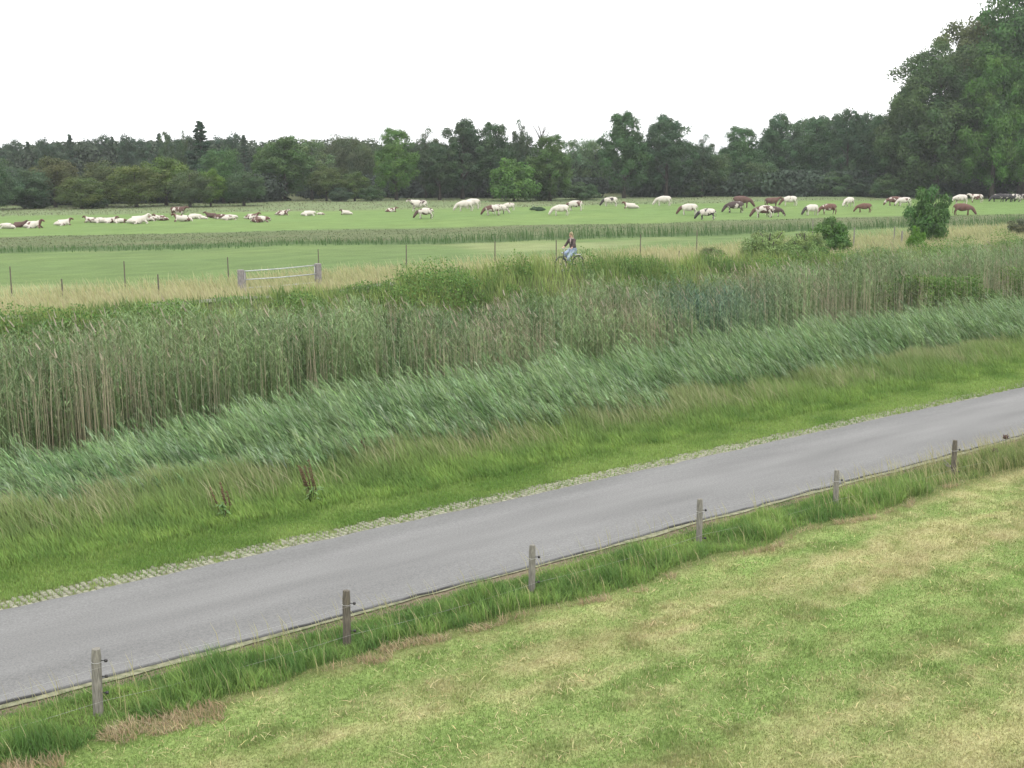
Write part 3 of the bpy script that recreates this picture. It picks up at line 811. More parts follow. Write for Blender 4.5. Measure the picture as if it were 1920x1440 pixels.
MID = [
 ('tall_a', 540, 196, 250, 92, T(.95, 1.1, .9), 'broadleaf_tree', 'wide grey green tree with a gap under its crown left of centre'),
 ('loose_a', 588, 204, 252, 80, T(1.5, 1.6, 1.4), 'broadleaf_tree', 'silvery topped tree right of the wide grey green tree'),
 ('tall_b', 512, 200, 262, 60, T(1.1, 1.25, .8), 'broadleaf_tree', 'narrow green tree on the left flank of the wide grey green tree'),
 ('broad_c', 616, 196, 305, 70, T(1.15, 1.1, .85), 'broadleaf_tree', 'low olive tree in front of the silvery topped tree'),
 ('broad_b', 650, 226, 249, 90, T(.95, .9, 1.0), 'broadleaf_tree', 'dull rounded tree at the dip of the skyline left of centre'),
 ('broad_a', 694, 222, 256, 80, T(1, .95, 1.0), 'broadleaf_tree', 'dull rounded tree right of the skyline dip'),
 ('broad_c', 668, 198, 318, 60, T(1.15, 1.2, .8), 'broadleaf_tree', 'small olive tree before the dip of the skyline'),
 ('tall_a', 745, 200, 235, 74, T(1.2, 1.5, .85), 'broadleaf_tree', 'green flat topped tree left of the tall feathery trees'),
 ('loose_b', 800, 208, 236, 56, T(.95, 1, 1.1), 'broadleaf_tree', 'thin topped tree between the flat topped and the tall feathery tree'),
 ('tall_b', 868, 206, 216, 86, T(.75, .88, 1.0), 'broadleaf_tree', 'tall dark feathery tree left of the round green bush tree'),
 ('tall_a', 925, 208, 224, 70, T(.75, .88, 1.0), 'broadleaf_tree', 'dark tree right of the tallest feathery tree'),
 ('tall_b', 826, 202, 262, 70, T(.8, .88, .95), 'broadleaf_tree', 'dark filling tree below the thin topped tree'),
 ('loose_b', 977, 208, 219, 40, T(.8, .9, 1), 'broadleaf_tree', 'slender tree with a loose feathery top right above the bush tree'),
 ('tall_b', 970, 212, 258, 66, T(.8, .95, .9), 'broadleaf_tree', 'low dark tree under the slender feathery one'),
 ('tall_a', 1031, 200, 248, 74, T(1.0, 1.15, .8), 'broadleaf_tree', 'green round topped tree right of the bush tree'),
 ('loose_a', 1072, 232, 254, 50, T(1.5, 1.7, 1.8), 'broadleaf_tree', 'pale grey green tree in the gap of the tree line'),
 ('broad_b', 1104, 235, 256, 66, T(1.4, 1.6, 1.7), 'broadleaf_tree', 'rounded pale grey green tree left of the pair of big trees'),
 ('tall_a', 1168, 214, 203, 84, T(.72, .98, .9), 'broadleaf_tree', 'left one of the two big dark trees right of centre'),
 ('tall_b', 1246, 218, 208, 92, T(.80, .98, 1.1), 'broadleaf_tree', 'right one of the two big dark trees right of centre'),
 ('loose_b', 1312, 222, 248, 50, T(.85, 1, 1.1), 'broadleaf_tree', 'smaller tree leaning on the right of the two big dark trees'),
 ('tall_a', 1382, 228, 232, 76, T(.85, 1.15, 1.1), 'broadleaf_tree', 'round topped tree in the middle of the right tree line'),
 ('broad_b', 1340, 224, 284, 66, T(.95, 1.1, 1.1), 'broadleaf_tree', 'low tree in the notch of the right tree line'),
 ('tall_b', 1457, 230, 205, 72, T(.85, 1.1, 1.15), 'broadleaf_tree', 'tall tree at the left end of the high wood on the right'),
 ('broad_b', 1420, 222, 300, 80, T(.9, 1.1, 1.1), 'broadleaf_tree', 'low bluish tree before the round topped tree'),
 ('tall_a', 1520, 234, 214, 76, T(.85, 1.1, 1.2), 'broadleaf_tree', 'bluish tree in the high wood on the right'),
 ('tall_b', 1580, 226, 196, 66, T(.8, 1.0, 1.1), 'broadleaf_tree', 'tallest dark tree of the high wood left of the giant trees'),
 ('tall_a', 1640, 226, 212, 76, T(.8, .98, 1.05), 'broadleaf_tree', 'dark tree of the high wood beside the giant trees'),
]
for a in MID: tree(a[0], a[1], a[2], a[3], a[4], a[5], a[6], a[7], group='broadleaf trees along the edge of the wood')
for i, (px, top, D) in enumerate([(1496, 212, 262), (1528, 206, 266), (1556, 202, 268), (1612, 200, 266), (1640, 204, 262), (1664, 206, 264)]):
    tree('tall_b', px, D, top + 4, 62, T(1.0, 1.2, 1.3), 'background_tree', PN[i] + ' bluish tree from the left behind the high right wood', group='trees behind the right wood')
tree('bush_a', 963, 196, 298, 92, T(1.1, 1.55, .85), 'bush_tree', 'round bright green bush tree standing alone before the wood behind the cattle')
GI = [
 ('giant_a', 1745, 216, 75, 200, T(1.0, 1.1, 1.05), 'front left giant beech with a bulging brownish crown at the wood corner'),
 ('giant_b', 1838, 226, 2, 230, T(1.15, 1.15, 1.0), 'tall giant tree between the two beeches at the right of the wood'),
 ('giant_a', 1905, 214, -60, 230, T(1.0, 1.4, .95), 'giant green beech at the right end, the highest crown in view'),
 ('giant_b', 1850, 210, 75, 140, T(.9, 1.5, .8), 'fresh green giant tree in front of the two darker giants'),
 ('giant_b', 2010, 216, -50, 240, T(1.0, .85, .85), 'brownish giant tree cut by the right frame edge'),
 ('giant_a', 1700, 222, 165, 110, T(.75, .8, .9), 'smallest dark giant on the left flank of the beech group'),
]
for k_, px, D, top, w, t, lab in GI: tree(k_, px, D, top, w, t, 'beech_tree', lab, group='giant trees at the corner of the wood')
SH = [(1448, 333, 226, 70), (1505, 328, 224, 74), (1560, 322, 222, 80), (1612, 330, 220, 70), (1655, 326, 214, 60), (1345, 338, 226, 60), (1290, 340, 222, 50),
      (1400, 336, 224, 60), (1090, 342, 206, 70), (1195, 346, 224, 60), (700, 348, 196, 46), (640, 350, 194, 44), (180, 366, 172, 60), (70, 360, 172, 60), (1700, 340, 216, 60), (1860, 330, 222, 90), (1930, 330, 216, 90), (1780, 335, 218, 80), (1015, 345, 202, 60)]
SHL = ['bush under the left tree of the high right wood', 'bush under the bluish trees of the high right wood', 'bush under the tallest tree of the high right wood', 'bush left of the giant beeches foot', 'bush touching the foot of the giant beeches', 'bush in the notch of the right tree line', 'bush right of the two big dark trees', 'bush before the round topped tree of the right line', 'bush at the foot of the pale grey green tree', 'bush between the two big dark trees', 'olive bush left of the flat topped green tree', 'olive bush below the skyline dip', 'low dark bush above the first row of resting cows', 'low dark bush above the cows at the left edge', 'low bush at the left foot of the smallest giant', 'dark bush in the shade between the giant trees', 'dark bush at the right frame edge under the giants', 'dark bush behind the big round bush of the meadow', 'bush right beside the bright green bush tree']
for i, (px, top, D, w) in enumerate(SH):
    tree('bush_b' if i % 2 else 'bush_a', px, D, top, w, T(.8, .95, 1.0, .9 + .12 * (i % 3)), 'understorey_bush', SHL[i], 'bush', 'bushes along the foot of the wood')
# nearer bushes in the meadow
tree('bush_b', 1737, 104, 344, 80, T(1.1, 1.65, .85), 'round_bush', 'big round dark green bush hiding part of the herd at the right', 'bush')
tree('bush_a', 1556, 92, 408, 74, T(1.15, 1.55, 1.0), 'thorn_bush', 'small dark thorn bush below the herd, left of the big round bush', 'bush')
tree('willow', 1442, 70, 431, 104, T(1.35, 1.4, 1.2), 'willow_bush', 'wide grey green willow bush behind the reeds, left one of two', 'bush', gz=2.0)
tree('willow', 1506, 72, 433, 80, T(1.35, 1.4, 1.2), 'willow_bush', 'wide grey green willow bush right against its twin behind the reeds', 'bush', gz=2.0)
tree('willow', 1338, 78, 462, 50, T(1.1, 1.0, 1), 'willow_bush', 'small faded willow bush left of the two wide ones', 'bush', gz=1.6)
tree('bush_b', 1908, 112, 408, 50, T(1.9, 1.5, 1.6), 'bramble_bush', 'low reddish bramble at the right edge below the black and white cattle', 'bush')
tree('bush_a', 1715, 82, 425, 34, T(1.3, 1.9, .7), 'elder_bush', 'small yellow green shoot bush at the foot of the big round bush', 'bush', gz=1.3)
tree('bush_b', 1540, 72, 462, 28, T(1, 1.5, 1), 'elder_bush', 'small green bush right of the wide willow bushes', 'bush', gz=1.9)
tree('bush_b', 1480, 82, 452, 40, T(.9, 1.1, .9), 'elder_bush', 'dark low bush showing between the two wide willow bushes', 'bush', gz=1.4)
tree('bush_b', 1008, 162, 387, 30, T(1.3, 1.6, 1.6), 'thorn_bush', 'tiny grey green bush at the meadow edge right below the bush tree', 'bush')

# far-off wood that reads as one mass
r = np.random.default_rng(5)
P, NN, CC = [], [], []
def mass(px0, px1, D0, D1, ytop, cnt, col):
    for i in range(cnt):
        px = r.uniform(px0, px1); D = r.uniform(D0, D1)
        x, y = at(px, D)
        yt = np.interp(px, *ytop)
        h = (toppix(D0, yt + 6) - 1) * r.uniform(.6, 1.0)
        for q in range(5):
            cz = 1 + h * (q + .5) / 5; cr = r.uniform(2.4, 3.8) * (1 - .3 * (q == 4))
            cx, cy = x + r.normal(0, 1.2), y + r.normal(0, 1.2)
            m_ = 130
            dd = r.normal(size=(m_, 3)); dd /= np.linalg.norm(dd, axis=1, keepdims=True)
            pts = np.array([cx, cy, cz]) + dd * cr * r.uniform(.6, 1.1, (m_, 1)) * [1, 1, .62]
            pts[:, 2] = np.clip(pts[:, 2], 1.0, 1 + h)
            P.append(pts); NN.append(dd + r.normal(0, .5, (m_, 3)))
            CC.append(np.tile(np.array(col) * r.uniform(.8, 1.2), (m_, 1)) * r.uniform(.8, 1.2, (m_, 1)))
mass(-140, 1130, 236, 285, ([-140, 230, 480, 640, 700, 760, 1000, 1050, 1130], [268, 256, 252, 252, 256, 262, 262, 280, 275]), 420, (.054, .078, .046))
mass(-160, 500, 186, 212, ([-160, 500], [318, 318]), 170, (.036, .052, .036))
mass(600, 1120, 214, 236, ([600, 1120], [322, 322]), 60, (.036, .054, .038))
mass(1180, 1700, 222, 240, ([1180, 1700], [318, 310]), 110, (.042, .068, .042))
mass(1120, 1180, 240, 275, ([1120, 1180], [290, 290]), 10, (.05, .07, .05))
mass(1180, 2100, 246, 300, ([1180, 1290, 1340, 1420, 1500, 1660, 2100], [262, 262, 282, 252, 232, 216, 200]), 300, (.050, .078, .050))
mm_ = card_mesh('distant_woods', np.concatenate(P), np.concatenate(NN), .34 * r.uniform(.6, 1.3, sum(len(p_) for p_ in P)), np.concatenate(CC))
wo_ = link('distant_woods', mm_, leaf_mat('distant_leaves', .2, .7))
tag(wo_, 'dense dark wood closing the horizon behind the single trees', 'wood', kind='stuff')
# leafless treetop
mb = MB()
x, y = at(1014, 216)
rr = random.Random(3)
zt = toppix(216, 231)
mb.tube([(0, 0, 0), (.1, 0, 8), (0, .1, zt - 3)], [.2, .14, .06], 6)
for k in range(26):
    a = rr.uniform(0, 6.28); b0_ = rr.uniform(zt - 7, zt - 3); l_ = rr.uniform(1.2, 3.0)
    e = (math.cos(a) * l_ * .7, math.sin(a) * l_ * .7, min(b0_ + l_ * 1.3, zt - 1))
    mb.tube([(0, 0, b0_), (e[0] * .5, e[1] * .5, (b0_ + e[2]) / 2 + .2), e], [.05, .035, .015], 5)
o = mb.build('bare_tree', M_BARK, None, (x, y, 1))
tag(o, 'leafless tree top poking above the wood right of centre', 'tree')

# ---------------------------------------------------------------- the damp air
mb = MB()
mb.box((900, 700, 23.5), (3800, 3400, 54))
hz = mb.mesh('haze', False)
m, N, L = new_mat('thin_haze')
pv = N.new('ShaderNodeVolumePrincipled')
pv.inputs['Color'].default_value = (.93, .96, 1, 1)
pv.inputs['Density'].default_value = .00024
pv.inputs['Anisotropy'].default_value = .2
o = N.new('ShaderNodeOutputMaterial')
L.new(pv.outputs[0], o.inputs['Volume'])
tag(link('haze', hz, m), kind='stuff')

# ---------------------------------------------------------------- fence posts by the lane
def near_post(px, yb, ytop, rad, tilt, mat, ins, label, s):
    x, y = base(px, yb, .03)
    D = dist(x, y)
    h = (yb - ytop) / FPX * math.hypot(D, CAM_H * .95)
    root = empty('fence_post', (x, y, .02))
    root.rotation_euler = (R(tilt[0]), R(tilt[1]), 0)
    mb = MB(); r_ = random.Random(s)
    n = 14; rings = 10; b = 0
    for i in range(rings + 1):
        z = -.3 + (h + .3) * i / rings
        rr_ = rad * (1.04 - .06 * i / rings) * (.86 if i == rings else 1)
        if i == rings: z += 0
        for k in range(n):
            a = 2 * math.pi * k / n
            q = rr_ * (1 + .045 * math.sin(3 * a + s) + r_.uniform(-.03, .03))
            mb.v.append(Vector((math.cos(a) * q, math.sin(a) * q, z + (r_.uniform(-.008, .008) if i == rings else 0))))
    for i in range(rings):
        for k in range(n):
            a, c = i * n + k, i * n + (k + 1) % n
            mb.f.append((a, c, c + n, a + n))
    mb.v.append(Vector((0, 0, h + .006)))
    for k in range(n): mb.f.append((rings * n + k, rings * n + (k + 1) % n, len(mb.v) - 1))
    mb.build('post_body', mat, root, smooth=False)
    rx, ry = st(1, 0)              # insulators stick out towards the lane's right end
    for zz_ in ins:
        m2 = MB()
        c = Vector((rx, ry, 0)) * (rad + .005); c.z = zz_ * h
        out = Vector((rx, ry, 0))
        m2.tube([c - out * .02, c + out * .05], .007, 6)
        m2.tube([c + out * .035, c + out * .045, c + out * .07, c + out * .08], [.014, .026, .026, .014], 8)
        m2.build('insulator', M_IRON, root)
    m3 = MB()
    m3.tube([Vector((math.cos(t_ / 10 * 6.283) * (rad + .004), math.sin(t_ / 10 * 6.283) * (rad + .004), h * ins[0] - .02)) for t_ in range(11)], .004, 5)
    m3.build('wire_loop', M_WIRE, root)
    tag(root, label, 'fence post', 'fence posts along the lane')
    return (x + rx * (rad + .06), y + ry * (rad + .06), h)
NP = [(185, 1343, 1212, .071, (0, 1.2), M_POST, (.83, .60, .36), 'light grey weathered fence post nearest the camera with three dark insulators'),
      (651, 1214, 1103, .066, (0, .5), M_POSTD, (.78, .30), 'dark fence post standing before the blackest part of the lane edge, second from the nearest'),
      (997, 1113, 1018, .062, (.5, .3), M_POST, (.76, .25), 'brownish grey fence post third from the nearest, midway along the row'),
      (1310.5, 1022, 932, .062, (0, -.4), M_POST, (.76, .16), 'greenish grey fence post fourth from the nearest one'),
      (1566, 952, 879, .062, (-.5, .3), M_POST, (.74, .10), 'grey fence post last but one, with pale grass at its foot'),
      (1787, 893, 823, .064, (0, -.8), M_POSTD, (.74, .14), 'farthest lane fence post, reddish brown with broken wood at its foot'),
      (1975, 848, 782, .062, (0, 0), M_POST, (.74, .12), 'lane fence post just beyond the others')]
ends = [near_post(*a, i) for i, a in enumerate(NP[:6])]
for lvl, frac, lab in ((0, .77, 'thin upper wire strung along the near fence posts'), (1, .27, 'thin lower wire strung through the verge grass between the near posts')):
    mb = MB()
    pts = []
    X0 = (ends[0][0] - (ends[1][0] - ends[0][0]) * 1.0, ends[0][1] - (ends[1][1] - ends[0][1]) * 1.0, ends[0][2])
    X1 = (ends[-1][0] * 2 - ends[-2][0], ends[-1][1] * 2 - ends[-2][1], ends[-1][2])
    al = [X0] + ends + [X1]
    for a, b in zip(al[:-1], al[1:]):
        for t in np.linspace(0, 1, 7)[:-1]:
            z = (a[2] * (1 - t) + b[2] * t) * frac - .05 * 4 * t * (1 - t)
            pts.append((a[0] * (1 - t) + b[0] * t, a[1] * (1 - t) + b[1] * t, z))
    mb.tube(pts, .0016, 5)
    tag(mb.build('fence_wire', M_WIRE), lab, 'wire', 'fence wires along the lane')
# splintered wood at the foot of the last post
mb = MB(); r_ = random.Random(8)
bx, by = base(1790, 884, .05)
for k in range(7):
    a = r_.uniform(0, 6.28); l_ = r_.uniform(.10, .28)
    p0 = Vector((r_.uniform(-.12, .12), r_.uniform(-.08, .08), .05)); p1 = p0 + Vector((math.cos(a) * l_, math.sin(a) * l_, r_.uniform(.05, .3)))
    mb.tube([p0, p1], [.02, .008], 5)
tag(mb.build('wood_splinters', M_POST, None, (bx, by, .1), smooth=False), 'broken grey wood splinters at the foot of the farthest lane post', 'wood')

# ---------------------------------------------------------------- far fence and gate
def far_post(px, yb, yt, rad, mat, label, name='fence_post', zg=1.0):
    x, y = base(px, yb, zg)
    z = float(hgt(x, y)); D = dist(x, y)
    h = (yb - yt) / FPX * D
    mb = MB(); lean = random.uniform(-.03, .03)
    mb.tube([(0, 0, -.3), (lean * .5, 0, h * .5), (lean, 0, h * .96), (lean, 0, h)], [rad, rad, rad * .95, rad * .6], 8)
    o = mb.build('fence_post', mat, None, (x, y, z), smooth=False)
    return tag(o, label, 'fence post', 'posts of the far meadow fence')
FP = [(22, 552, 497, .035, 'tall thin far fence post at the very left'),
      (118, 560, 520, .04, 'short far post between the first two tall ones'),
      (235, 540, 485, .035, 'tall thin far post second from the left'),
      (298, 553, 512, .04, 'short dark far post left of the tall post before the gate'),
      (429, 530, 478, .035, 'tall thin far post just left of the metal gate'),
      (598.5, 522, 465, .03, 'tall thin far post rising behind the right gate post'),
      (762, 509, 456, .035, 'tall thin far post right of the gate in pale grass'),
      (738, 522, 508, .035, 'stubby far post between the gate and the tall post in pale grass'),
      (866, 512, 496, .035, 'stubby far post midway between the gate and the cyclist'),
      (928, 500, 450, .035, 'tall thin far post halfway from the gate to the cyclist'),
      (978, 508, 492, .035, 'stubby far post left of the cyclist behind weeds'),
      (1043, 494, 448, .035, 'tall thin far post touching the front of the cyclist'),
      (1200, 484, 437, .035, 'tall thin far post first right of the cyclist'),
      (1273, 488, 468, .035, 'stubby far post between the two tall posts right of the cyclist'),
      (1306, 476, 430, .035, 'tall thin far post second right of the cyclist'),
      (1523, 452, 414, .045, 'pale post in front of the small dark thorn bush'),
      (1588, 458, 432, .06, 'thick grey post right of the thorn bush, left of its pair'),
      (1600, 468, 428, .05, 'taller grey post right of the thorn bush'),
      (1676, 456, 426, .05, 'thin grey post left of the big round bush'),
      (1690, 462, 434, .08, 'thick grey post against the big round bush')]
for px, yb, yt, rd, lab in FP:
    far_post(px, yb, yt, rd, M_POST if rd > .034 and px > 1500 else M_POSTD, lab)
gl = base(453, 548); gr = base(597, 538)
gz_ = [float(hgt(*gl)), float(hgt(*gr))]
root = empty('field_gate', (gl[0], gl[1], gz_[0]), math.atan2(gr[1] - gl[1], gr[0] - gl[0]))
L_ = math.hypot(gr[0] - gl[0], gr[1] - gl[1]); dz_ = gz_[1] - gz_[0]
Dg = dist(*gl)
h1 = 43 / FPX * Dg; h2 = 46 / FPX * Dg
for xx, hh_, zb in ((0, h1, 0), (L_, h2, dz_)):
    mb = MB()
    mb.box((xx, 0, zb + hh_ / 2 - .15), (.30, .28, hh_ + .3))
    o = mb.build('gate_post', M_GATEPOST, root, smooth=False)
    bm_ = o.modifiers.new('bevel', 'BEVEL'); bm_.width = .03; bm_.segments = 2
mb = MB(); mb.box((.22, .06, h1 / 2 - .1), (.10, .14, h1 * .9)); mb.build('gate_post', M_GATEPOST, root, smooth=False)
for fz in (.93, .56, .2):
    mb = MB()
    mb.tube([(.15, -.02, h1 * fz), (L_ * .5, -.02, (h1 * fz + h2 * fz + dz_) / 2 - .03), (L_ - .13, -.02, h2 * fz + dz_)], .030, 8)
    mb.build('gate_rail', M_RAIL, root)
for xx in (.2, L_ * .5, L_ - .2):
    mb = MB(); t = xx / L_
    z0_, z1_ = (h1 * (1 - t) + h2 * t) * .2 + dz_ * t, (h1 * (1 - t) + h2 * t) * .93 + dz_ * t - .03
    if abs(xx - L_ * .5) > .1:
        mb.tube([(xx, .0, z0_), (xx, .0, z1_)], .02, 6); mb.build('gate_upright', M_RAIL, root)
tag(root, 'galvanised metal field gate with three rails between thick grey wooden posts', 'gate')
# dock plants by the road and dark seed heads on the verge
M_DOCK = noise_mat('rusty_dock_seeds', (.065, .04, .02), (.13, .085, .04), 30, .9)
M_DLEAF = noise_mat('dock_leaf', (.06, .13, .03), (.10, .19, .04), 12, .6)
def dock(px, yb, h, n, label, s):
    x, y = base(px, yb, .03); r_ = random.Random(s)
    root = empty('dock_plant', (x, y, float(hgt(x, y))))
    m3 = MB()
    for k in range(n):
        m1, m2 = MB(), MB()
        a = r_.uniform(0, 6.28); dx = math.cos(a) * r_.uniform(.05, .22); dy = math.sin(a) * r_.uniform(.05, .22); hh_ = h * r_.uniform(.75, 1.05)
        w_ = WIND * .12
        m1.tube([(dx * .3, dy * .3, -.03), (dx * .8, dy * .8, hh_ * .5), (dx + w_[0], dy + w_[1], hh_)], [.008, .006, .004], 5)
        for q in range(26):
            t = r_.uniform(.5, 1.0)
            px_, py_ = dx * (.8 + .2 * (t - .5) * 2) + w_[0] * (t - .5) * 2, dy * (.8 + .2 * (t - .5) * 2) + w_[1] * (t - .5) * 2
            m2.ball((px_ + r_.uniform(-.025, .025), py_ + r_.uniform(-.025, .025), hh_ * t), r_.uniform(.009, .016), 5, 4)
        m2.tube([(dx * .8, dy * .8, hh_ * .5), (dx + w_[0], dy + w_[1], hh_ + .02)], [.014, .008], 5)
        m1.build('stem', M_DOCK, root); m2.build('seed_head', M_DOCK, root)
    for k in range(14):
        a = r_.uniform(0, 6.28); l_ = r_.uniform(.15, .32); z0_ = r_.uniform(.02, h * .35)
        c, s_ = math.cos(a), math.sin(a); w_ = .035
        b = len(m3.v)
        m3.v += [Vector((0, 0, z0_)), Vector((c * l_ * .5 - s_ * w_, s_ * l_ * .5 + c * w_, z0_ + l_ * .5)), Vector((c * l_, s_ * l_, z0_ + l_ * .35)), Vector((c * l_ * .5 + s_ * w_, s_ * l_ * .5 - c * w_, z0_ + l_ * .45))]
        m3.f.append((b, b + 1, b + 2, b + 3))
    m3.build('leaves', M_DLEAF, root, smooth=False)
    tag(root, label, 'plant')
dock(586, 948, 1.0, 8, 'tall rusty brown dock plant, the darkest beside the lane', 1)
dock(420, 975, .8, 5, 'smaller reddish dock plant left of the tall dark one', 2)
dock(700, 872, .7, 3, 'thin dock plant against the near reeds right of the dark one', 3)
def seed_plant(px, yb, yt, label, s):
    x, y = base(px, yb, .05); D = dist(x, y); h = (yb - yt) / FPX * D; r_ = random.Random(s)
    root = empty('thistle', (x, y, .04))
    m1, m2 = MB(), MB()
    m1.tube([(0, 0, -.02), (.02, 0, h * .5), (0, .02, h)], [.01, .008, .006], 6)
    m2.ball((0, .02, h), .075, 8, 6, (1, 1, .8))
    for k in range(22):
        a = r_.uniform(0, 6.28); b = r_.uniform(-.6, 1.2)
        d = Vector((math.cos(a) * math.cos(b), math.sin(a) * math.cos(b), math.sin(b)))
        m2.tube([Vector((0, .02, h)) + d * .05, Vector((0, .02, h)) + d * r_.uniform(.09, .12)], [.012, .003], 4)
    m1.build('stem', M_DLEAF, root); m2.build('seed_head', noise_mat('dark_seed_head', (.035, .02, .015), (.09, .05, .04), 30, .9), root)
    tag(root, label, 'thistle')
seed_plant(1885, 842, 818, 'upper thistle with a reddish brown head against the lane', 4)
seed_plant(1866, 866, 844, 'dark brown thistle head in the verge left of the upper one', 5)

# ---------------------------------------------------------------- cattle
def skin_mesh(name, verts, edges, radii, sub=1, root=0, extra=None):
    me = bpy.data.meshes.new(name + '_rig')
    me.from_pydata(verts, edges, [])
    ob = bpy.data.objects.new(name + '_rig', me)
    COL.objects.link(ob)
    md = ob.modifiers.new('skin', 'SKIN')
    sv = me.skin_vertices[0].data
    for i, r_ in enumerate(radii):
        sv[i].radius = r_ if isinstance(r_, tuple) else (r_, r_)
        sv[i].use_root = (i == root)
    md.use_smooth_shade = True
    sb = ob.modifiers.new('sub', 'SUBSURF'); sb.levels = sub; sb.render_levels = sub
    bpy.context.view_layer.update()
    ev = ob.evaluated_get(bpy.context.evaluated_depsgraph_get())
    out = bpy.data.meshes.new_from_object(ev)
    out.name = name
    bpy.data.objects.remove(ob); bpy.data.meshes.remove(me)
    for p_ in out.polygons: p_.use_smooth = True
    return out
def chain(V, E, Rd, start, pts, rads):
    prev = start
    for p_, r_ in zip(pts, rads):
        V.append(p_); Rd.append(r_); i = len(V) - 1
        if prev is not None: E.append((prev, i))
        prev = i
    return prev
def cow_mesh(pose):
    V, E, Rd = [], [], []
    if pose in ('graze', 'stand', 'walk'):
        chain(V, E, Rd, None, [(-.20, 0, .98)], [(.40, .47)])
        chain(V, E, Rd, 0, [(.25, 0, 1.0), (.60, 0, 1.06)], [(.38, .46), (.30, .38)]); sh = 2
        chain(V, E, Rd, 0, [(-.62, 0, 1.04), (-.95, 0, 1.10)], [(.37, .42), (.28, .32)]); hip = 3; rump = 4
        if pose == 'graze':
            n_ = chain(V, E, Rd, sh, [(.92, 0, .92), (1.15, 0, .60), (1.28, 0, .42), (1.40, 0, .17)], [(.19, .24), (.14, .18), (.13, .17), (.10, .11)])
            hd = n_ - 1
        else:
            n_ = chain(V, E, Rd, sh, [(.88, 0, 1.28), (1.08, 0, 1.42), (1.22, 0, 1.40), (1.48, 0, 1.20)], [(.16, .2), (.13, .15), (.12, .14), (.075, .08)])
            hd = n_ - 1
        hx, _, hz = V[hd]
        for s_ in (-1, 1):
            chain(V, E, Rd, hd, [(hx - .05, s_ * .16, hz + .06), (hx - .08, s_ * .27, hz + .05)], [.04, .025])
            st_f = .14 if pose == 'walk' else .05
            chain(V, E, Rd, sh, [(.50, s_ * .20, .72), (.50 + s_ * st_f, s_ * .19, .40), (.48 + s_ * st_f * 1.6, s_ * .19, .06)], [(.11, .12), .06, .055])
            chain(V, E, Rd, hip, [(-.74, s_ * .22, .80), (-.90 - s_ * st_f, s_ * .21, .48), (-.84 - s_ * st_f * 1.5, s_ * .21, .06)], [(.14, .16), .062, .055])
        chain(V, E, Rd, rump, [(-1.10, 0, 1.10), (-1.16, 0, .75), (-1.14, 0, .42), (-1.13, 0, .30)], [.04, .025, .025, .05])
        chain(V, E, Rd, 0, [(-.45, 0, .62)], [(.14, .13)])
    else:
        chain(V, E, Rd, None, [(-.15, 0, .42)], [(.40, .42)])
        chain(V, E, Rd, 0, [(.30, 0, .46), (.60, 0, .52)], [(.34, .38), (.25, .28)]); sh = 2
        chain(V, E, Rd, 0, [(-.60, .04, .40), (-.92, .08, .34)], [(.38, .36), (.24, .24)]); rump = 4
        if pose == 'lie':
            n_ = chain(V, E, Rd, sh, [(.85, 0, .78), (1.02, 0, .95), (1.14, 0, .94), (1.36, 0, .78)], [(.16, .19), (.13, .15), (.12, .13), (.075, .08)])
        else:
            n_ = chain(V, E, Rd, sh, [(.90, .05, .60), (1.05, .15, .50), (1.12, .28, .40), (1.10, .50, .22)], [(.16, .18), (.13, .15), (.12, .13), (.075, .08)])
        hd = n_ - 1
        hx, hy, hz = V[hd]
        for s_ in (-1, 1):
            chain(V, E, Rd, hd, [(hx - .05, hy + s_ * .16, hz + .06), (hx - .08, hy + s_ * .26, hz + .04)], [.04, .025])
            chain(V, E, Rd, sh, [(.72, s_ * .28, .26), (.98, s_ * .30, .12), (.74, s_ * .36, .07)], [.10, .065, .05])
        chain(V, E, Rd, 3, [(-.40, -.42, .24), (-.12, -.52, .12), (-.44, -.62, .07)], [(.16, .18), .07, .05])
        chain(V, E, Rd, rump, [(-1.14, .12, .22), (-1.10, .35, .08)], [.035, .03])
    return skin_mesh('cow_' + pose, V, E, Rd, 1, 0)
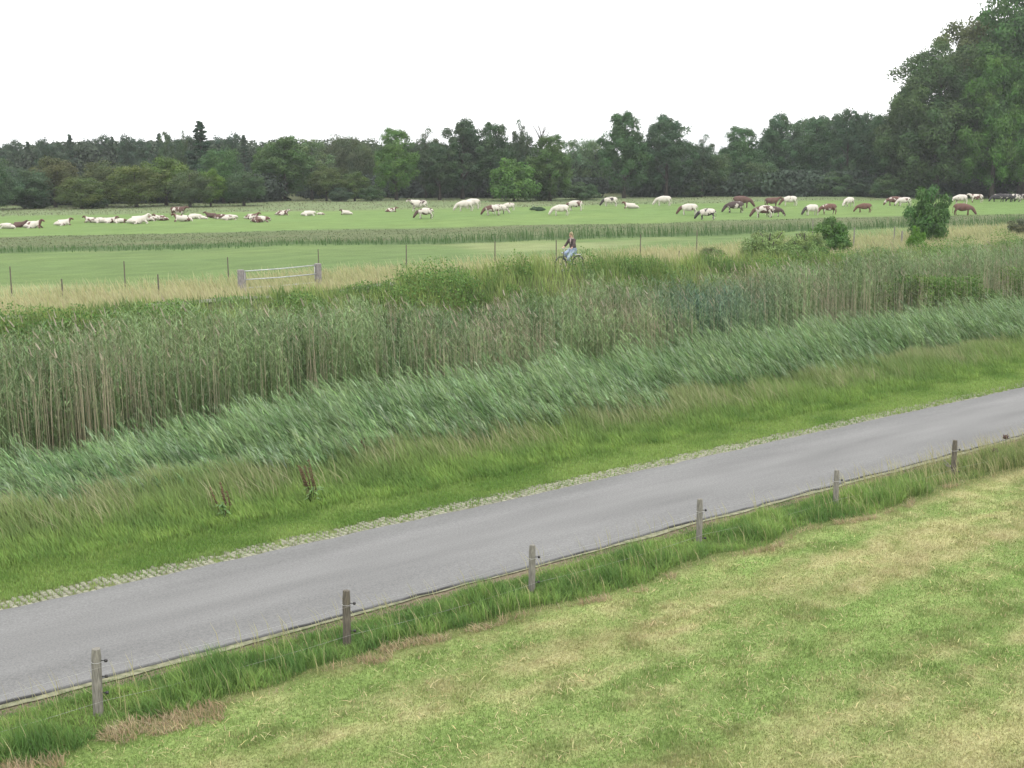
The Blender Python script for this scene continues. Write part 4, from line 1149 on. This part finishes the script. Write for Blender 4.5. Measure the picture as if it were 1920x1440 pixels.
def coat_mat(name, dark, headx):
    m, N, L = new_mat(name)
    tc = N.new('ShaderNodeTexCoord'); oi = N.new('ShaderNodeObjectInfo')
    sc_ = N.new('ShaderNodeSeparateColor'); L.new(oi.outputs['Color'], sc_.inputs[0])
    va = N.new('ShaderNodeVectorMath'); va.operation = 'ADD'
    vsx = N.new('ShaderNodeVectorMath'); vsx.operation = 'SCALE'; vsx.inputs[0].default_value = (37, 19, 53)
    L.new(oi.outputs['Random'], vsx.inputs['Scale'])
    L.new(tc.outputs['Object'], va.inputs[0]); L.new(vsx.outputs[0], va.inputs[1])
    no = N.new('ShaderNodeTexNoise'); no.inputs['Scale'].default_value = 1.9; no.inputs['Detail'].default_value = 3; no.inputs['Distortion'].default_value = .5
    L.new(va.outputs[0], no.inputs['Vector'])
    # patch where noise < coverage
    sub = N.new('ShaderNodeMath'); sub.operation = 'SUBTRACT'; L.new(sc_.outputs[0], sub.inputs[0]); L.new(no.outputs['Fac'], sub.inputs[1])
    mr = N.new('ShaderNodeMapRange'); mr.inputs['From Min'].default_value = -.01; mr.inputs['From Max'].default_value = .02
    L.new(sub.outputs[0], mr.inputs['Value'])
    sx = N.new('ShaderNodeSeparateXYZ'); L.new(tc.outputs['Object'], sx.inputs[0])
    mh = N.new('ShaderNodeMapRange'); mh.inputs['From Min'].default_value = headx; mh.inputs['From Max'].default_value = headx + .08
    L.new(sx.outputs['X'], mh.inputs['Value'])
    hm = N.new('ShaderNodeMath'); hm.operation = 'MULTIPLY'; L.new(mh.outputs[0], hm.inputs[0]); L.new(sc_.outputs[2], hm.inputs[1])
    mx = N.new('ShaderNodeMath'); mx.operation = 'MAXIMUM'; L.new(mr.outputs[0], mx.inputs[0]); L.new(hm.outputs[0], mx.inputs[1])
    dk = N.new('ShaderNodeMixRGB'); dk.inputs['Color1'].default_value = (.115, .052, .038, 1); dk.inputs['Color2'].default_value = (.03, .027, .03, 1)
    L.new(sc_.outputs[1], dk.inputs['Fac'])
    mc = N.new('ShaderNodeMixRGB'); mc.inputs['Color1'].default_value = (.49, .45, .40, 1)
    L.new(mx.outputs[0], mc.inputs['Fac']); L.new(dk.outputs[0], mc.inputs['Color2'])
    p = N.new('ShaderNodeBsdfPrincipled'); p.inputs['Roughness'].default_value = .8
    o = N.new('ShaderNodeOutputMaterial')
    L.new(mc.outputs[0], p.inputs['Base Color']); L.new(p.outputs[0], o.inputs['Surface'])
    return m
COWS = {}
for ps in ('graze', 'stand', 'walk', 'lie', 'rest'):
    me = cow_mesh(ps); me.materials.append(coat_mat('cow_coat_' + ps, True, .72)); COWS[ps] = me
def cow(px, yb, pose, face, cov, blk, head, label, size=1.0, turn=0.0):
    x, y = base(px, yb, 1.0)
    if pose in ('lie', 'rest'): size *= .82
    z = float(hgt(x, y))
    # rz such that local +x points to the photo's left or right
    rx, ry = st(1, 0)
    ang = math.atan2(ry, rx) + (math.pi if face == 'L' else 0) + R(turn + random.uniform(-12, 12))
    o = link('cow', COWS[pose], None, None, (x, y, z - .06))
    o.rotation_euler = (0, 0, ang)
    o.scale = (size, size, size)
    o.color = (cov + (.07 if cov > .27 else .05), blk, head, 1)
    grp = 'cows resting in the meadow' if pose in ('lie', 'rest') else 'cows grazing in the meadow'
    tag(o, label, 'cow', grp)
    return o
CW = [
 # resting cattle on the left
 (15, 427, 'rest', 'L', .30, .1, 0, 'white cow lying curled at the left edge, first of the resting herd', .9, 0),
 (36, 425, 'lie', 'R', .75, .4, 1, 'dark brown cow lying second from the left edge', .9, 0),
 (62, 426, 'lie', 'R', .34, .1, 1, 'long white resting cow with brown head turned right near the left edge', 1.1, 0),
 (118, 422, 'lie', 'R', .28, .2, 1, 'lone white resting cow with a dark head, between the edge trio and the next row', .95, 30),
 (172, 418, 'lie', 'L', .40, .2, 1, 'white resting cow with brown back opening the first tight row', .9, 0),
 (189, 418, 'rest', 'R', .30, .2, 0, 'white resting cow second in the first tight row', .9, 0),
 (206, 418, 'lie', 'R', .30, .2, 1, 'white resting cow with brown neck third in the first tight row', .9, 0),
 (224, 418, 'rest', 'R', .36, .2, 1, 'pale resting cow ending the first tight row', .8, 0),
 (259, 419, 'lie', 'R', .22, .1, 0, 'big plain white cow lying, largest of the resting herd', 1.25, 10),
 (280, 415, 'rest', 'R', .40, .1, 0, 'pinkish resting cow close behind the big plain white one', .9, 0),
 (302, 414, 'lie', 'L', .46, .1, 1, 'brown and white resting cow left of the raised patchy one', .9, 0),
 (335, 407, 'stand', 'R', .48, .3, 1, 'patchy brown cow rising above the resting herd', .85, 0),
 (343, 416, 'lie', 'L', .36, .1, 1, 'white resting cow with brown head below the rising patchy cow', 1.1, 0),
 (364, 411, 'rest', 'R', .26, .1, 0, 'flat white resting cow right of the rising patchy cow', .95, 0),
 (381, 411, 'rest', 'L', .26, .1, 0, 'small white resting cow before the two brown ones', .6, 0),
 (398, 409, 'lie', 'L', .70, .4, 1, 'dark brown resting cow left of its paler neighbour', .9, 0),
 (413, 411, 'rest', 'R', .56, .3, 1, 'brown resting cow with white flank in the middle of the second row', .9, 0),
 (430, 413, 'rest', 'R', .30, .2, 0, 'white resting cow ending the second row, head low to the right', .95, 0),
 (472, 411, 'lie', 'R', .46, .2, 1, 'brown and white resting cow behind the pair right of the second row', .95, 0),
 (488, 417, 'rest', 'R', .46, .2, 0, 'nearest resting cow of the pair, brown shoulder and white rump', 1.1, 0),
 (529, 404, 'lie', 'R', .46, .2, 0, 'brown and white patched resting cow alone right of the pair', .9, 0),
 (578, 404, 'rest', 'R', .22, .1, 0, 'low white resting cow far right of the patched lone one', .95, 0),
 (602, 403, 'rest', 'L', .36, .1, 0, 'tiny pale resting cow next to the low white one', .5, 0),
 (650, 403, 'lie', 'L', .26, .4, 1, 'white resting cow with dark head, last before the grazing herd', .8, 0),
 (733, 398, 'lie', 'R', .42, .1, 1, 'resting cow just left of the first grazing cows', .8, 0),
 # grazing cattle
 (784, 397, 'walk', 'L', .40, .6, 0, 'white cow with dark flank patches walking left, head held up', 1.05, 10),
 (796, 412, 'graze', 'L', .40, .5, 1, 'grazing cow with a reddish shoulder band and dark head, nearest of the left grazers', .88, 0),
 (871, 397, 'graze', 'L', .25, .3, 0, 'plain white grazing cow walking left before its white neighbour', 1.0, 0),
 (884, 392, 'graze', 'L', .22, .3, 0, 'plain white cow half hidden behind the white grazing one', 1.0, 0),
 (922, 406, 'graze', 'L', .42, .2, 1, 'white cow with a red saddle grazing with dark head to the left', .9, 0),
 (938, 404, 'graze', 'R', .34, .8, 0, 'white cow with a black back stripe grazing to the right', .85, 10),
 (953, 394, 'graze', 'L', .25, .3, 0, 'small pale cow behind the pair grazing left of centre', .75, 20),
 (1050, 404, 'graze', 'L', .26, .5, 0, 'white cow with a dark hind leg grazing above the cyclist', .95, 15),
 (1077, 396, 'graze', 'L', .34, .2, 1, 'white cow with reddish rump grazing behind the cow above the cyclist', .95, 0),
 (1143, 389, 'graze', 'L', .38, .9, 1, 'white cow with grey patch and long black head grazing right of centre', .95, 0),
 (1183, 393, 'lie', 'L', .24, .1, 1, 'lone resting white cow with brown head among the grazers', 1.1, 0),
 (1243, 388, 'graze', 'L', .25, .3, 0, 'clean white cow grazing alone right of the resting one', 1.0, 0),
 (1290, 402, 'graze', 'L', .28, .2, 1, 'white cow with brown face grazing left of the spotted cow', 1.0, 0),
 (1324, 411, 'graze', 'L', .40, .95, 1, 'white cow with black back spots and dark head, nearest the rough grass', .92, 0),
 (1376, 399, 'graze', 'L', .52, .7, 1, 'dark and white striped cow grazing before the all brown one', 1.05, 0),
 (1392, 391, 'graze', 'R', .72, .3, 1, 'dark brown cow behind the striped cow', 1.15, 0),
 (1430, 406, 'graze', 'L', .44, .3, 1, 'cow with chestnut neck and white back grazing at the middle of the right herd', 1.05, 0),
 (1452, 404, 'graze', 'R', .50, .6, 0, 'purple brown spotted cow overlapping the chestnut necked cow', .9, 0),
 (1448, 390, 'stand', 'R', .62, .2, 1, 'brown cow with white bands standing broadside behind the chestnut necked cow', .95, 0),
 (1479, 388, 'graze', 'L', .28, .1, 1, 'white cow with faint red spots grazing, brown head to the left', 1.0, 0),
 (1520, 403, 'graze', 'L', .24, .9, 1, 'white cow seen before the red shouldered one, dark head', .95, 15),
 (1552, 402, 'graze', 'L', .55, .0, 1, 'cow with rusty red shoulders and white rump grazing behind the thorn bush', .95, 0),
 (1591, 389, 'graze', 'L', .30, .1, 0, 'pale pinkish cow with white belly standing left of the brown calf', .95, 40),
 (1619, 399, 'graze', 'L', .95, .0, 1, 'wholly brown young cow grazing left of the big round bush', .85, 0),
 (1675, 387, 'graze', 'L', .52, .1, 0, 'brown and cream cow left of the big round bush', .95, 0),
 (1694, 388, 'graze', 'L', .34, .1, 0, 'whitish cow partly behind the big round bush', .9, 0),
 (1799, 384, 'graze', 'L', .30, .3, 0, 'white cow behind the brown one right of the big round bush', 1.0, 0),
 (1806, 402, 'graze', 'R', .80, .1, 1, 'reddish brown cow grazing to the right of the big round bush', 1.05, -10),
 (1829, 381, 'stand', 'L', .42, .2, 0, 'white cow with reddish patch standing before the dark giants', .92, 0),
 (1869, 380, 'graze', 'L', .56, 1, 0, 'black and white cow first in the tight row at the right edge', .9, 0),
 (1886, 380, 'stand', 'L', .58, 1, 1, 'mostly black cow second in the tight row at the right edge', .9, 0),
 (1901, 380, 'graze', 'L', .45, 1, 0, 'white cow with black spots third in the tight row at the right edge', .9, 0),
 (1918, 380, 'graze', 'L', .48, .9, 0, 'black and white cow cut by the right frame edge', .9, 0),
]
for px, yb, ps, fc, cov, blk, hd, lab, sz, tn in CW:
    cow(px, yb, ps, fc, cov, blk, hd, lab, sz, tn)

# ---------------------------------------------------------------- the cyclist
CX, CYY = at(1068, 59.5)
CYY_ = 44.4
cz = float(hgt(CX, CYY)) + .05
bik = empty('bicycle', (CX, CYY, cz), math.pi)       # rides towards -x, to the photo's left
M_PAINT = noise_mat('dark_blue_paint', (.02, .025, .05), (.03, .035, .06), 5, .35)
M_TYRE = noise_mat('rubber', (.015, .015, .015), (.03, .03, .03), 20, .9)
M_STEEL = noise_mat('bicycle_steel', (.35, .35, .36), (.5, .5, .5), 20, .3, metal=.9)
mb = MB()
for a, b, r_ in (((-.05, 0, .30), (-.18, 0, .90), .018), ((-.05, 0, .30), (.42, 0, .62), .020), ((-.10, 0, .55), (.40, 0, .74), .016), ((.42, 0, .58), (.36, 0, .92), .02),
                 ((-.05, .03, .30), (-.52, .05, .34), .011), ((-.05, -.03, .30), (-.52, -.05, .34), .011), ((-.16, .03, .82), (-.52, .05, .34), .010), ((-.16, -.03, .82), (-.52, -.05, .34), .010),
                 ((.42, .04, .60), (.56, .05, .34), .012), ((.42, -.04, .60), (.56, -.05, .34), .012)):
    mb.tube([a, b], r_, 8)
mb.build('frame', M_PAINT, bik)
for wx in (-.52, .56):
    tb = MB(); ring = [(wx + math.cos(t) * .335, 0, .35 + math.sin(t) * .335) for t in np.linspace(0, 6.2832, 33)]
    tb.tube(ring, .02, 8, cap=False)
    w = tb.build('wheel', M_TYRE, bik)
    sp = MB()
    for k in range(18):
        a = k * 6.2832 / 18
        sp.tube([(wx, .03 if k % 2 else -.03, .35), (wx + math.cos(a) * .315, 0, .35 + math.sin(a) * .315)], .0025, 4)
    sp.tube([(wx + math.cos(t) * .312, 0, .35 + math.sin(t) * .312) for t in np.linspace(0, 6.2832, 33)], .009, 6, cap=False)
    sp.tube([(wx, -.05, .35), (wx, .05, .35)], .02, 8)
    sp.build('rim', M_STEEL, w)
    mg = MB(); mg.tube([(wx + math.cos(t) * .375, 0, .35 + math.sin(t) * .375) for t in np.linspace(.3, 2.9, 14)], .014, 6)
    mg.build('mudguard', M_PAINT, bik)
hb = MB(); hb.tube([(.36, 0, .90), (.33, 0, 1.06)], .014, 8)
hb.tube([(.12, .30, 1.06), (.24, .27, 1.08), (.33, .14, 1.08), (.35, 0, 1.06), (.33, -.14, 1.08), (.24, -.27, 1.08), (.12, -.30, 1.06)], .012, 8)
hb.build('handlebar', M_STEEL, bik)
sd = MB(); sd.ball((-.22, 0, .97), .13, 10, 6, (1.0, .8, .35)); sd.ball((-.08, 0, .98), .07, 8, 6, (1.3, .5, .4)); sd.build('saddle', M_TYRE, bik)
pd = MB(); pd.tube([(-.05, .09, .30), (.02, .11, .15)], .01, 6); pd.tube([(-.05, -.09, .30), (-.12, -.11, .45)], .01, 6); pd.tube([(-.05, -.1, .3), (-.05, .1, .3)], .015, 6)
pd.box((.02, .16, .15), (.09, .09, .02)); pd.box((-.12, -.16, .45), (.09, .09, .02)); pd.build('pedals', M_STEEL, bik)
lm = MB(); lm.ball((.47, 0, .88), .045, 8, 6); lm.build('lamp', M_STEEL, bik)
cr_ = MB()
cr_.box((-.55, 0, .76), (.40, .14, .02)); cr_.tube([(-.70, .05, .76), (-.52, .05, .36)], .008, 6); cr_.tube([(-.70, -.05, .76), (-.52, -.05, .36)], .008, 6); cr_.build('luggage_rack', M_STEEL, bik)
tag(bik, 'dark upright city bicycle being ridden to the left along the bank', 'bicycle')

per = empty('person', (CX, CYY, cz), math.pi)
M_SKIN = noise_mat('skin', (.46, .28, .20), (.52, .33, .25), 10, .6)
M_JACK = noise_mat('brown_jacket', (.035, .024, .024), (.075, .05, .048), 9, .85)
M_JEAN = noise_mat('pale_jeans', (.22, .28, .38), (.34, .40, .50), 9, .85)
M_HAIR = noise_mat('blond_hair', (.17, .13, .07), (.32, .26, .15), 14, .7)
M_SCARF = noise_mat('pale_scarf', (.22, .17, .16), (.36, .29, .28), 14, .85)
M_SHOE = noise_mat('dark_shoe', (.02, .02, .03), (.04, .04, .05), 14, .6)
# body: one continuous skin surface
V, E, Rd = [], [], []
chain(V, E, Rd, None, [(-.22, 0, 1.02)], [(.15, .13)])
tp = chain(V, E, Rd, 0, [(-.19, 0, 1.18), (-.15, 0, 1.36), (-.12, 0, 1.47)], [(.13, .11), (.15, .12), (.10, .09)])
nk = chain(V, E, Rd, tp, [(-.09, 0, 1.55), (-.07, 0, 1.60), (-.06, 0, 1.68), (-.07, 0, 1.76)], [.05, .055, (.075, .09), (.07, .08)])
for s_ in (-1, 1):
    el = chain(V, E, Rd, tp - 1 if False else tp, [(-.12, s_ * .17, 1.44), (-.02, s_ * .25, 1.24), (.12, s_ * .28, 1.11), (.15, s_ * .285, 1.10)], [.06, .047, .033, .034])
    for f_, (dx, ln) in enumerate(((-.030, .05), (-.010, .06), (.012, .058), (.032, .045))):
        chain(V, E, Rd, el, [(.17 + dx * .5, s_ * (.285 + dx), 1.105), (.20 + dx * .2, s_ * (.285 + dx), 1.085), (.19, s_ * (.285 + dx), 1.065 - ln * .1)], [.010, .009, .008])
    chain(V, E, Rd, el, [(.15, s_ * .245, 1.09), (.16, s_ * .24, 1.06)], [.011, .009])
    kz = .62 if s_ > 0 else .84; kx = .22 if s_ > 0 else .20
    fz = .19 if s_ > 0 else .49; fx = .02 if s_ > 0 else -.10
    chain(V, E, Rd, 0, [(-.12, s_ * .10, .96), (kx, s_ * .12, kz), ((kx + fx) / 2 - .02, s_ * .13, (kz + fz) / 2), (fx - .04, s_ * .14, fz + .04), (fx + .12, s_ * .15, fz)], [.085, .06, .055, .036, .03])
link('body', skin_mesh('body', V, E, Rd, 2, 0), M_SKIN, per)
# face features
fc_ = MB(); fc_.ball((.025, 0, 1.66), .017, 6, 5, (1.1, .7, 1.3)); fc_.build('nose', M_SKIN, per)
ey = MB(); ey.ball((.008, .03, 1.685), .011, 6, 5); ey.ball((.008, -.03, 1.685), .011, 6, 5); ey.build('glasses', M_IRON, per)
mo = MB(); mo.ball((.008, 0, 1.618), .016, 6, 5, (.5, 1.3, .4)); mo.build('mouth', noise_mat('lips', (.35, .12, .11), (.4, .15, .13), 9), per)
# jacket
V, E, Rd = [], [], []
chain(V, E, Rd, None, [(-.21, 0, 1.00)], [(.19, .17)])
tp = chain(V, E, Rd, 0, [(-.19, 0, 1.18), (-.15, 0, 1.36), (-.12, 0, 1.47), (-.10, 0, 1.52)], [(.17, .14), (.185, .145), (.13, .11), (.07, .07)])
for s_ in (-1, 1):
    chain(V, E, Rd, tp - 1, [(-.12, s_ * .18, 1.44), (-.02, s_ * .26, 1.24), (.10, s_ * .28, 1.125)], [.08, .065, .05])
link('jacket', skin_mesh('jacket', V, E, Rd, 2, 0), M_JACK, per)
V, E, Rd = [], [], []
chain(V, E, Rd, None, [(-.21, 0, .97)], [(.18, .15)])
for s_ in (-1, 1):
    kz = .62 if s_ > 0 else .84; kx = .22 if s_ > 0 else .20
    fz = .19 if s_ > 0 else .49; fx = .02 if s_ > 0 else -.10
    chain(V, E, Rd, 0, [(-.10, s_ * .11, .95), (kx, s_ * .12, kz), ((kx + fx) / 2 - .02, s_ * .13, (kz + fz) / 2), (fx - .04, s_ * .14, fz + .08)], [.115, .085, .075, .06])
link('trousers', skin_mesh('trousers', V, E, Rd, 2, 0), M_JEAN, per)
sh_ = MB()
for s_ in (-1, 1):
    fz = .19 if s_ > 0 else .49; fx = .02 if s_ > 0 else -.10
    sh_ = MB(); sh_.ball((fx + .03, s_ * .145, fz), .06, 8, 6, (2.0, .8, .75)); sh_.build('shoe', M_SHOE, per)
hr = MB(); hr.ball((-.085, 0, 1.725), .105, 12, 8, (.95, .9, .95)); hr.ball((-.13, 0, 1.63), .085, 10, 8, (.8, 1.05, 1.2)); hr.ball((-.12, .06, 1.57), .05, 8, 6, (.8, .8, 1.5)); hr.ball((-.12, -.06, 1.57), .05, 8, 6, (.8, .8, 1.5))
hr.build('hair', M_HAIR, per)
sf = MB(); sf.tube([(-.10 + math.cos(t) * .085, math.sin(t) * .085, 1.53) for t in np.linspace(0, 6.2832, 15)], .03, 8, cap=False)
sf.tube([(-.02, .03, 1.52), (.0, .04, 1.40), (-.01, .05, 1.27)], [.03, .035, .03], 8); sf.build('scarf', M_SCARF, per)
tag(per, 'blond person in a dark brown jacket and pale jeans riding a bicycle behind the reeds', 'person')
